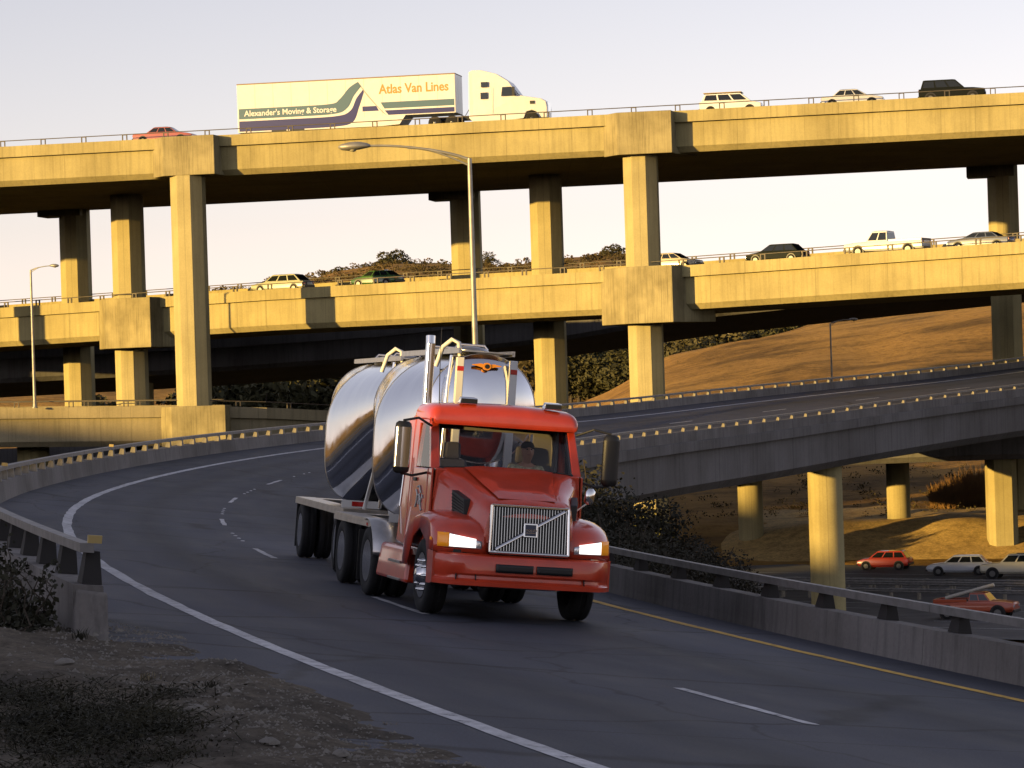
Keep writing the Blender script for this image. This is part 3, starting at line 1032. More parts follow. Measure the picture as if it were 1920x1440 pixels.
# fenders
FP = [(-1.20, .90), (-1.205, 1.0), (-1.195, 1.12), (-1.15, 1.225), (-1.05, 1.30), (-.8, 1.375), (-.45, 1.425), (0, 1.44), (.4, 1.40), (.7, 1.30), (.92, 1.12), (1.02, .92)]
XS = [.52, .66, .80, .94, 1.05, 1.13, 1.19, 1.225]
def fpt(x, j):
    s, z = FP[j]
    t = max(0, (x - .62) / .605)
    c = t**2.4
    front = 1 - sstep(-1.15, -.3, s)
    s2 = s + .30*c*front
    z2 = z - (.11*t**4) * (1 if 2 <= j <= 10 else .2) - .05*max(0, .8-x)
    return s2, z2
for sx in (-1, 1):
    m = MB()
    n = len(XS)
    for j in range(len(FP)):
        for x in XS:
            s, z = fpt(x, j)
            m.v.append((sx*x, s, z))
    for j in range(len(FP)-1):
        for i in range(n-1):
            m.f.append((j*n+i, j*n+i+1, (j+1)*n+i+1, (j+1)*n+i))
    # outer side panel down to the wheel arch
    base = len(m.v)
    for j in range(len(FP)):
        s, z = fpt(XS[-1], j)
        zb = .52 + math.sqrt(max(0, .64**2 - s*s)) if abs(s) < .64 else (.90 if s < 0 else .62)
        m.v.append((sx*1.232, s, min(z, zb)))
    for j in range(len(FP)-1):
        m.f.append((j*n+n-1, base+j, base+j+1, (j+1)*n+n-1))
    f = m.build("fender", M['red'], TRUCK, smooth=42, fix=True)
    so = f.modifiers.new("solid", 'SOLIDIFY'); so.thickness = .012; so.offset = -1
    # inner wheel well
    w = MB().tube([(sx*.70, .60*math.cos(a_), .52 + .60*math.sin(a_)) for a_ in [math.pi*k/8 for k in range(9)]], .04, 6)
    w.build("wheel_arch_liner", M['frame'], f)
    # headlamp with amber turn lamp
    def lamp(x0, x1, z0, z1, mat, name, par, inset=.0, zsk=0.0):
        q = MB()
        def fn(u, v):
            x = lerp(x0, x1, u)
            jz = lerp(z0, z1, v) - zsk*(1-u)*(v)
            t = max(0, (x-.62)/.605)
            s = interp(jz, [p[1] for p in FP[:5]], [p[0] for p in FP[:5]]) + .30*t**2.4
            return (sx*x, s - .018 + inset, jz)
        q.grid(fn, 8, 4)
        o = q.build(name, M[mat], par, smooth=180)
        k = o.modifiers.new("solid", 'SOLIDIFY'); k.thickness = .03; k.offset = -1 if sx > 0 else 1
        return o
    hl = lamp(.64, 1.12, .955, 1.155, 'lampshell', "headlight", TRUCK, 0, .10)
    lamp(.72, 1.055, .968, 1.135, 'headlamp', "lit_lens", hl, -.008, .05)
    lamp(1.065, 1.195, .96, 1.15, 'amber', "turn_signal", hl, -.012)
    # small side emblem lamp
    MB().box(sx*1.236-.006, sx*1.236+.006, -.78, -.70, 1.03, 1.07).build("marker_lamp", M['amber'], TRUCK)

# bumper with swept corners
def bfront(x):
    t = min(1.0, abs(x)/1.235)
    return -1.36 + .10*t**2 + .36*max(0, (t-.72)/.28)**2.2
BX = [i/20*2.47 - 1.235 for i in range(21)]
BX = [-1.235, -1.22, -1.17, -1.1, -1.0, -.85, -.6, -.3, 0, .3, .6, .85, 1.0, 1.1, 1.17, 1.22, 1.235]
bm_ = MB()
prof = [(.10, .45), (-.03, .47), (-.035, .53), (.03, .56), (.035, .60), (.0, .63), (-.005, .80), (.02, .865), (.09, .89), (.3, .89)]
rings = []
for x in BX:
    rings.append([(x, bfront(x) + d, z) for d, z in prof] + [(x, bfront(x)+.30, .45)])
bm_.loft(rings)
# side returns
for sx in (-1, 1):
    bm_.hexa([(sx*1.2,-.95,.47),(sx*1.237,-.95,.47),(sx*1.237,-.70,.50),(sx*1.2,-.70,.50),(sx*1.2,-.95,.885),(sx*1.237,-.95,.885),(sx*1.237,-.63,.885),(sx*1.2,-.63,.885)])
bump_o = bm_.build("bumper", M['red'], TRUCK, smooth=38, fix=True)
for x0, x1 in ((-.46, .05), (.10, .60)):
    q = MB(); n_ = 10
    def bi(u, v):
        x = lerp(x0, x1, u); return (x, bfront(x) - .012, lerp(.665, .775, v))
    q.grid(bi, n_, 3)
    o = q.build("bumper_intake", M['black'], bump_o, smooth=60)
    sd_ = o.modifiers.new("solid", 'SOLIDIFY'); sd_.thickness = .02; sd_.offset = 1
    for z in (.69, .72, .75):
        MB().tube([(x0+.01, bfront(x0)-.016, z), ((x0+x1)/2, bfront((x0+x1)/2)-.016, z), (x1-.01, bfront(x1)-.016, z)], .006, 5).build("intake_bar", M['frame'], o)
# thin joints in the bumper
for x in (-.72, -.98, .78):
    MB().box(x-.004, x+.004, bfront(x)-.012, bfront(x)+.05, .47, .62).build("panel_gap", M['black'], bump_o)
MB().box(-1.0, .9, -1.15, -1.0, .885, .935).build("bumper_gap", M['black'], TRUCK)

# grille
def gy(z): return lerp(-1.275, -1.215, (z - .93) / .63)
gr = MB()
gr.hexa([(-.545, gy(.93)+.03, .93), (.545, gy(.93)+.03, .93), (.545, -1.0, .93), (-.545, -1.0, .93), (-.53, gy(1.55)+.03, 1.55), (.53, gy(1.55)+.03, 1.55), (.53, -1.0, 1.55), (-.53, -1.0, 1.55)])
gro = gr.build("grille", M['black'], TRUCK)
fr_ = MB()
def bar3(m, p, q, w, d):
    """flat bar between two grille points"""
    p, q = Vector(p), Vector(q)
    m.tube([(p.x, p.y, p.z), (q.x, q.y, q.z)], w, 6)
c4 = [(-.545, gy(.93), .93), (.545, gy(.93), .93), (.53, gy(1.555), 1.555), (-.53, gy(1.555), 1.555)]
for i in range(4): bar3(fr_, c4[i], c4[(i+1) % 4], .022, 0)
fr_.build("grille_surround", M['brightwork'], gro, smooth=60)
bme = MB().tube([(0, gy(.94)+.012, .94), (0, gy(1.545)+.012, 1.545)], .0062, 6).mesh("grille_bar", M['brightwork'], 60)
for k in range(27):
    link("grille_bar", bme, gro, (lerp(-.50, .50, k/26), 0, 0))
dg = MB()
bar3(dg, (-.47, gy(.97)-.022, .97), (.47, gy(1.52)-.022, 1.52), .024, 0)
dg.build("diagonal_bar", M['brightwork'], gro, smooth=60)
bd = MB(); bd.hexa([(-.095, gy(1.15)-.05, 1.15), (.095, gy(1.15)-.05, 1.15), (.095, gy(1.15), 1.15), (-.095, gy(1.15), 1.15), (-.095, gy(1.34)-.05, 1.34), (.095, gy(1.34)-.05, 1.34), (.095, gy(1.34), 1.34), (-.095, gy(1.34), 1.34)])
bdo = bd.build("badge", M['brightwork'], gro, bevel=.008)
b2 = MB(); b2.hexa([(-.075, gy(1.17)-.056, 1.17), (.075, gy(1.17)-.056, 1.17), (.075, gy(1.17)-.04, 1.17), (-.075, gy(1.17)-.04, 1.17), (-.075, gy(1.32)-.056, 1.32), (.075, gy(1.32)-.056, 1.32), (.075, gy(1.32)-.04, 1.32), (-.075, gy(1.32)-.04, 1.32)])
b2.build("badge_plate", simple("badge_blue", (.03, .04, .08), .3), bdo)
tme = text_mesh("VOLVO", .046, "badge_text", M['brightwork'], .001)
o = link("badge_lettering", tme, bdo, (-.066, gy(1.245)-.060, 1.228)); o.rotation_euler = (R_(90), 0, 0)
MB().box(-.07, .07, gy(1.21)-.060, gy(1.21)-.057, 1.205, 1.215).build("badge_stripe", M['brightwork'], bdo)

# ---- cab
cab = MB()
# floor, cowl, sills, lower sides, pillars, back wall with window opening
cab.box(-.98, .98, .62, 1.98, .86, .95)
cab.hexa([(-1.0,.60,1.55),(1.0,.60,1.55),(1.0,.70,1.55),(-1.0,.70,1.55),(-.97,.56,1.985),(.97,.56,1.985),(.97,.74,2.0),(-.97,.74,2.0)])
for sx in (-1, 1):
    X0, X1 = sx*1.0, sx*1.045
    cab.hexa([(X0,.60,.80),(X1,.60,.80),(X1,.82,.80),(X0,.82,.80),(X0,.60,1.98),(X1*.985,.60,1.98),(X1*.985,.82,1.98),(X0,.82,1.98)])        # hinge post
    cab.hexa([(X0,1.72,.80),(X1,1.72,.80),(X1,2.02,.80),(X0,2.02,.80),(sx*.94,1.72,2.68),(sx*.99,1.72,2.68),(sx*.99,2.02,2.68),(sx*.94,2.02,2.68)])  # rear post
    cab.box(min(X0,X1), max(X0,X1), .82, 1.72, .74, .86)
    # A pillar
    cab.hexa([(sx*.90,.70,1.98),(sx*1.025,.70,1.98),(sx*1.025,.83,1.98),(sx*.93,.83,1.98),(sx*.875,1.08,2.66),(sx*.985,1.08,2.66),(sx*.985,1.18,2.66),(sx*.90,1.18,2.66)])
cab.box(-1.0, 1.0, 1.975, 2.02, .86, 2.02)
cab.box(-1.0, -.66, 1.975, 2.02, 2.02, 2.70); cab.box(.66, 1.0, 1.975, 2.02, 2.02, 2.70); cab.box(-.66, .66, 1.975, 2.02, 2.56, 2.70)
cab.build("cab_shell", M['red'], TRUCK, fix=True, bevel=.015)
rf = MB()
def roof_ring(s, zt, zb, hw, r):
    pts = [(-hw*.97, s, zb), (-hw, s, zb + .03)]
    for k in range(6):
        an = math.pi - k*(math.pi/2)/5
        pts.append((-hw + r + r*math.cos(an), s, zt - r + r*math.sin(an)))
    pts += [(-hw*.5, s, zt + .03), (0, s, zt + .045)]
    return pts + [(-x, y, z) for x, y, z in reversed(pts[:-1])]
rf.loft([roof_ring(*a) for a in ((.90, 2.70, 2.615, .93, .05), (.905, 2.75, 2.61, .97, .08), (.95, 2.82, 2.615, 1.0, .13), (1.05, 2.87, 2.64, 1.015, .15), (1.3, 2.90, 2.65, 1.015, .15), (1.9, 2.90, 2.65, 1.015, .15), (2.03, 2.88, 2.65, 1.0, .15))])
rf_o = rf.build("cab_roof", M['red'], TRUCK, smooth=45, fix=True)
rf_o.location = (0, 0, -.01)
# windscreen, side and rear glass
wsg = MB()
def ws(u, v):
    x = lerp(-1, 1, u) * lerp(.955, .915, v)
    return (x, lerp(.60, 1.0, v) + .15*(x/.95)**2 - .02*math.sin(math.pi*v), lerp(1.995, 2.645, v))
wsg.grid(ws, 16, 6)
wso = wsg.build("windscreen", M['glass'], TRUCK, smooth=180)
sl = MB()
def seal(a, b):
    pts = [Vector(ws(lerp(a[0], b[0], t/12), lerp(a[1], b[1], t/12))) + Vector((0, -.008, 0)) for t in range(13)]
    sl.tube(pts, .022, 6)
seal((0, 0), (1, 0)); seal((1, 0), (1, 1)); seal((1, 1), (0, 1)); seal((0, 1), (0, 0))
sl.build("windscreen_seal", M['black'], wso, smooth=60)
for x0, x1 in ((-.72, -.02), (.05, .78)):
    wp = MB().tube([ws((x0+1)/2, -.03), ws((lerp(x0, x1, .5)+1)/2, .05), ws((x1+1)/2, .035)], .012, 6)
    wp.v = [(x, y-.03, z) for x, y, z in wp.v]
    wp.build("wiper", M['black'], TRUCK)
for sx in (-1, 1):
    MB().hexa([(sx*1.0,.86,1.99),(sx*1.012,.86,1.99),(sx*1.012,1.72,1.99),(sx*1.0,1.72,1.99),(sx*.955,1.16,2.62),(sx*.967,1.16,2.62),(sx*.967,1.72,2.62),(sx*.955,1.72,2.62)]).build("side_window", M['glass'], TRUCK, fix=True)
    d = MB().hexa([(sx*1.0,.825,.88),(sx*1.052,.825,.88),(sx*1.052,1.715,.88),(sx*1.0,1.715,.88),(sx*1.0,.825,1.975),(sx*1.04,.825,1.975),(sx*1.04,1.715,1.975),(sx*1.0,1.715,1.975)])
    door = d.build("door", M['red'], TRUCK, fix=True, bevel=.02)
    MB().box(sx*1.055-.012, sx*1.055+.018, 1.45, 1.62, 1.78, 1.83).build("door_handle", M['black'], door, bevel=.008)
    # upper window frame
    MB().hexa([(sx*.955,1.10,2.60),(sx*1.0,1.10,2.60),(sx*1.0,1.75,2.60),(sx*.955,1.75,2.60),(sx*.95,1.14,2.68),(sx*.99,1.14,2.68),(sx*.99,1.75,2.68),(sx*.95,1.75,2.68)]).build("window_frame", M['red'], door, fix=True)
    if sx < 0:
        # white brush-stroke horse emblem and small plates on the visible door
        st = MB()
        for pts in ([(1.10,1.62),(1.22,1.72),(1.34,1.70)], [(1.08,1.52),(1.2,1.6),(1.30,1.58),(1.40,1.66)], [(1.12,1.56),(1.10,1.44),(1.04,1.38)], [(1.20,1.58),(1.22,1.46)], [(1.32,1.60),(1.36,1.48),(1.42,1.42)], [(1.02,1.60),(1.0,1.55)]):
            st.tube([(sx*1.056, a_, b_) for a_, b_ in pts], [.012]*len(pts), 5)
        st.build("door_emblem", M['whitep'], door)
        MB().box(sx*1.06-.002, sx*1.06+.002, .90, 1.12, 1.12, 1.20).build("door_plate", M['whitep'], door)
        MB().box(sx*1.06-.002, sx*1.06+.002, 1.15, 1.24, 1.11, 1.21).build("door_plate", M['black'], door)
    # rear fairing panel
    MB().hexa([(sx*.99,2.03,.86),(sx*1.05,2.03,.86),(sx*1.05,2.55,.90),(sx*1.0,2.55,.90),(sx*.95,2.03,2.72),(sx*.995,2.03,2.72),(sx*.995,2.45,2.62),(sx*.96,2.45,2.62)]).build("cab_fairing", M['red'], TRUCK, fix=True, bevel=.015)
    # chassis skirt with step
    sk = MB().hexa([(sx*.80,.98,.34),(sx*1.19,.98,.34),(sx*1.19,3.0,.34),(sx*.80,3.0,.34),(sx*.80,1.02,.84),(sx*1.14,1.02,.84),(sx*1.14,2.92,.84),(sx*.80,2.92,.84)])
    sko = sk.build("side_skirt", M['red'], TRUCK, fix=True, bevel=.05)
    MB().box(min(sx*1.1, sx*1.21), max(sx*1.1, sx*1.21), 1.25, 2.05, .60, .635).build("step", M['alu'], sko)
    MB().box(min(sx*1.1, sx*1.21), max(sx*1.1, sx*1.21), 1.25, 2.05, .36, .39).build("step", M['alu'], sko)
    MB().tube([(sx*1.07, 2.15, 1.0), (sx*1.10, 2.18, 1.4), (sx*1.06, 2.18, 2.1)], .016, 6).build("grab_handle", M['brightwork'], TRUCK)
    # quarter fender over the drive wheels
    qf = MB()
    def qff(u, v):
        an = lerp(R_(172), R_(75), v)
        return (sx*lerp(.70, 1.22, u), 3.7 - .60*math.cos(math.pi-an), .53 + .60*math.sin(an))
    qf.grid(qff, 2, 14)
    qo = qf.build("drive_fender", M['alu'], TRUCK, smooth=60)
    k_ = qo.modifiers.new("solid", 'SOLIDIFY'); k_.thickness = .02
    MB().box(min(sx*.68, sx*1.2), max(sx*.68, sx*1.2), 4.32, 4.335, .2, .95).build("mud_flap", M['black'], TRUCK)
    # mirrors
    mx = sx*1.42
    mo = MB()
    rr = []
    for z, s_ in ((1.88, .6), (1.91, .9), (1.98, 1), (2.5, 1), (2.57, .9), (2.60, .6)):
        rr.append([(mx + math.cos(2*math.pi*k/16)*.115*s_, .74 + math.sin(2*math.pi*k/16)*.075*s_, z) for k in range(16)])
    mo.loft(rr)
    mi = mo.build("mirror", M['black'], TRUCK, smooth=50, fix=True)
    MB().box(mx-.085, mx+.085, .815, .822, 1.95, 2.53).build("mirror_glass", M['brightwork'], mi)
    # polished front cover strip of the mirror
    q = MB()
    def mf(u, v):
        an = lerp(R_(180+20), R_(360-20), u)
        return (mx + math.cos(an)*.1165, .74 + math.sin(an)*.0765, lerp(1.97, 2.52, v))
    q.grid(mf, 10, 2)
    q.build("mirror_cover", M['brightwork'] if sx < 0 else M['black'], mi, smooth=180)
    MB().tube([(sx*.99, .98, 2.56), (sx*1.2, .85, 2.66), (mx, .76, 2.61)], .018, 6).build("mirror_arm", M['black'], mi)
    MB().tube([(sx*1.0, .90, 1.92), (sx*1.25, .80, 1.86), (mx, .74, 1.885)], .018, 6).build("mirror_arm", M['black'], mi)
    # hood mirror
    hm = MB().loft([[(sx*(.97+dx) + math.cos(2*math.pi*k/12)*.07*c, .12 + math.sin(2*math.pi*k/12)*.05*c, z) for k in range(12)] for z, c, dx in ((1.62, .5, .08), (1.66, 1, .08), (1.80, 1, .10), (1.84, .5, .10))])
    if sx > 0:
        hm.tube([(.86, .16, 1.5), (1.02, .13, 1.62)], .014, 6)
        hm.build("hood_mirror", M['brightwork'], TRUCK, smooth=50, fix=True)
# roof lamps, aerial, horn
for x in (-.50, .66):
    q = MB().hexa([(x-.12,1.02,2.895),(x+.12,1.02,2.895),(x+.12,1.20,2.91),(x-.12,1.20,2.91),(x-.115,1.0,2.985),(x+.115,1.0,2.985),(x+.10,1.16,3.0),(x-.10,1.16,3.0)])
    o = q.build("roof_lamp", M['brightwork'], TRUCK, fix=True, bevel=.012)
    MB().box(x-.10, x+.10, .998, 1.008, 2.915, 2.97).build("lens", M['black'], o)
MB().tube([(-.80, 1.5, 2.86), (-.82, 1.52, 3.4), (-.83, 1.53, 3.95)], [.008, .006, .004], 5).build("antenna", M['black'], TRUCK)
ex = MB().tube([(-.80, 2.32, .9), (-.80, 2.32, 3.74)], .066, 16)
exo = ex.build("exhaust_stack", M['brightwork'], TRUCK, smooth=60)
MB().tube([(-.80, 2.32, 3.74), (-.80, 2.34, 3.85)], [.066, .067], 16, cap=False).build("exhaust_tip", M['brightwork'], exo, smooth=60)
MB().tube([(-.80, 2.32, 1.3), (-.80, 2.32, 2.5)], .10, 16).build("heat_shield", M['brightwork'], exo, smooth=60)

# cab interior: dash, wheel, seats
it = MB()
it.hexa([(-.95,.74,1.60),(.95,.74,1.60),(.95,1.08,1.60),(-.95,1.08,1.60),(-.95,.72,1.93),(.95,.72,1.93),(.95,.98,1.955),(-.95,.98,1.955)])
it.build("dashboard", M['black'], TRUCK, bevel=.03)
lin = MB().box(-.94, .94, 1.93, 1.97, .96, 2.03)
lin.box(-.93, -.64, 1.945, 1.971, 2.03, 2.63); lin.box(.64, .93, 1.945, 1.971, 2.03, 2.63); lin.box(-.64, .64, 1.945, 1.971, 2.54, 2.63)
lin.box(-.90, .90, 1.0, 1.94, 2.60, 2.645)
for sx in (-1, 1):
    lin.box(min(sx*.955, sx*.985), max(sx*.955, sx*.985), .80, 1.93, .96, 1.97)
    lin.hexa([(sx*.89,.735,2.0),(sx*.915,.735,2.0),(sx*.915,.85,2.0),(sx*.89,.85,2.0),(sx*.86,1.11,2.62),(sx*.885,1.11,2.62),(sx*.885,1.2,2.62),(sx*.86,1.2,2.62)])
    lin.box(min(sx*.90, sx*.935), max(sx*.90, sx*.935), 1.70, 1.95, 1.97, 2.63)
lin.build("cab_lining", M['interior'], TRUCK, fix=True)
for x in (-.5, .5):
    s_ = MB().hexa([(x-.25,1.30,1.35),(x+.25,1.30,1.35),(x+.25,1.80,1.35),(x-.25,1.80,1.35),(x-.24,1.32,1.50),(x+.24,1.32,1.50),(x+.23,1.80,1.48),(x-.23,1.80,1.48)])
    s_.hexa([(x-.24,1.66,1.48),(x+.24,1.66,1.48),(x+.24,1.84,1.48),(x-.24,1.84,1.48),(x-.20,1.80,2.12),(x+.20,1.80,2.12),(x+.20,1.93,2.12),(x-.20,1.93,2.12)])
    s_.hexa([(x-.12,1.81,2.12),(x+.12,1.81,2.12),(x+.12,1.92,2.12),(x-.12,1.92,2.12),(x-.11,1.82,2.36),(x+.11,1.82,2.36),(x+.11,1.92,2.36),(x-.11,1.92,2.36)])
    s_.box(x-.18, x+.18, 1.36, 1.74, .95, 1.35)
    s_.build("seat", M['seat'], TRUCK, fix=True, bevel=.04)
sw_ = MB()
c_, nrm = Vector((.5, 1.12, 1.92)), Vector((0, .5, .86)).normalized()
ua, ub = Vector((1, 0, 0)), nrm.cross(Vector((1, 0, 0)))
sw_.tube([c_ + (ua*math.cos(2*math.pi*k/24) + ub*math.sin(2*math.pi*k/24))*.225 for k in range(25)], .016, 6)
for k in (0, 8, 16): sw_.tube([c_, c_ + (ua*math.cos(2*math.pi*k/24+.5) + ub*math.sin(2*math.pi*k/24+.5))*.22], .012, 5)
sw_.tube([c_, c_ - nrm*.35], .03, 8)
sw_.build("steering_wheel", M['black'], TRUCK)

# set the cab forward over the engine: remap the fore-and-aft station of hood and cab pieces
def fore(y):
    if y <= -1.2: return y
    if y < .66: return -1.2 + (y + 1.2)*(1.40/1.86)
    return y - .46
MOVE = ("hood", "cab_", "windscreen", "wiper", "side_window", "door", "mirror", "roof_lamp", "antenna", "exhaust_stack", "dashboard", "seat", "steering_wheel", "grab_handle")
done = set()
def shift_tree(o):
    if o.type == 'MESH' and o.data.name not in done:
        done.add(o.data.name)
        for v in o.data.vertices:
            v.co.y = fore(v.co.y)
            v.co.x *= 1 + .05*sstep(-.6, .1, v.co.y)
    for c in o.children: shift_tree(c)
for o in list(TRUCK.children):
    if o.name.startswith(MOVE): shift_tree(o)

# ---- driver: one skinned body
def skin_body(name, verts, edges, radii, mat, parent=None, root=0, sub=2, matrix=None):
    me = bpy.data.meshes.new(name)
    me.from_pydata([tuple(v) for v in verts], edges, [])
    me.materials.append(mat)
    o = link(name, me, parent)
    if matrix is not None: o.matrix_world = matrix
    o.modifiers.new("skin", 'SKIN')
    sv = me.skin_vertices[0].data
    for i, r in enumerate(radii):
        sv[i].radius = (r, r) if not isinstance(r, tuple) else r
        sv[i].use_root = (i == root)
    m = o.modifiers.new("sub", 'SUBSURF'); m.levels = sub; m.render_levels = sub
    me.shade_smooth()
    return o
dx = .5
V = [(dx,1.60,1.55),(dx,1.62,1.72),(dx,1.62,1.92),(dx,1.60,2.06),(dx,1.58,2.13),(dx,1.55,2.22),(dx,1.54,2.32),(dx,1.56,2.38)]
Rd = [(.17,.13),(.16,.12),(.18,.12),(.12,.09),(.058,.058),(.072,.085),(.082,.098),(.055,.065)]
E_ = [(i, i+1) for i in range(7)]
hands = []
for sx in (-1, 1):
    b = len(V)
    V += [(dx+sx*.19,1.60,2.03),(dx+sx*.27,1.50,1.86),(dx+sx*.25,1.30,1.82),(dx+sx*.215,1.17,1.93)]
    Rd += [.062,.05,.042,.030]
    E_ += [(3, b), (b, b+1), (b+1, b+2), (b+2, b+3)]
    V += [(dx+sx*.205,1.12,1.965)]; Rd += [(.036,.02)]; E_ += [(b+3, b+4)]
    for k in range(4):
        c = len(V)
        oz = .028 - .017*k
        V += [(dx+sx*(.215+oz*.4),1.09,1.985+oz*.4),(dx+sx*(.24),1.085+.004*k,1.945+oz*.8)]
        Rd += [.010,.009]; E_ += [(b+4, c), (c, c+1)]
    c = len(V)
    V += [(dx+sx*.175,1.10,1.975),(dx+sx*.185,1.075,2.0)]; Rd += [.011,.010]; E_ += [(b+4, c), (c, c+1)]
    # leg
    c = len(V)
    V += [(dx+sx*.10,1.52,1.54),(dx+sx*.14,1.20,1.56),(dx+sx*.14,1.02,1.15),(dx+sx*.14,.94,1.03)]
    Rd += [.09,.07,.055,.045]; E_ += [(0, c), (c, c+1), (c+1, c+2), (c+2, c+3)]
# nose and ears
c = len(V); V += [(dx,1.445,2.295)]; Rd += [.016]; E_ += [(6, c)]
for sx in (-1, 1):
    c = len(V); V += [(dx+sx*.088,1.565,2.30)]; Rd += [.018]; E_ += [(6, c)]
V = [(a_, b_ - .46, c_2) for a_, b_, c_2 in V]
drv = skin_body("person", V, E_, Rd, M['skin'], matrix=TM)
tag(drv, "driver in a tan patterned shirt seated behind the truck's windscreen", "person")
def sub_body(name, vs_, es_, rs_, mat):
    o = skin_body(name, vs_, es_, rs_, mat, None, 0, 2)
    o.parent = drv
    return o
sv_ = [(dx,1.60,1.55),(dx,1.62,1.72),(dx,1.62,1.92),(dx,1.60,2.055)]
sr_ = [(.21,.165),(.205,.16),(.225,.16),(.15,.12)]
se_ = [(0,1),(1,2),(2,3)]
for sx in (-1, 1):
    b = len(sv_)
    sv_ += [(dx+sx*.19,1.60,2.03),(dx+sx*.27,1.50,1.86),(dx+sx*.25,1.30,1.82),(dx+sx*.225,1.20,1.90)]
    sr_ += [.095,.078,.066,.055]
    se_ += [(3, b), (b, b+1), (b+1, b+2), (b+2, b+3)]
sub_body("shirt", [(a_, b_ - .46, c_2) for a_, b_, c_2 in sv_], se_, sr_, M['shirt'])
hv = MB().lathe([(2.335, .098), (2.37, .099), (2.41, .08), (2.435, .04), (2.44, 0.0)], 18, 'z', (dx, 1.115, 0))
hv.build("hair", M['hair'], drv, smooth=180)
fc = MB()
for sx in (-1, 1):
    fc.lathe([(0, .0), (.004, .011), (.008, .012)], 8, 'y', (dx+sx*.032, .992, 2.325))
fc.build("eyes", M['black'], drv)
MB().tube([(dx-.026,1.002,2.25),(dx,.996,2.247),(dx+.026,1.002,2.25)], .006, 5).build("mouth", simple("lips", (.25,.10,.08), .6), drv)

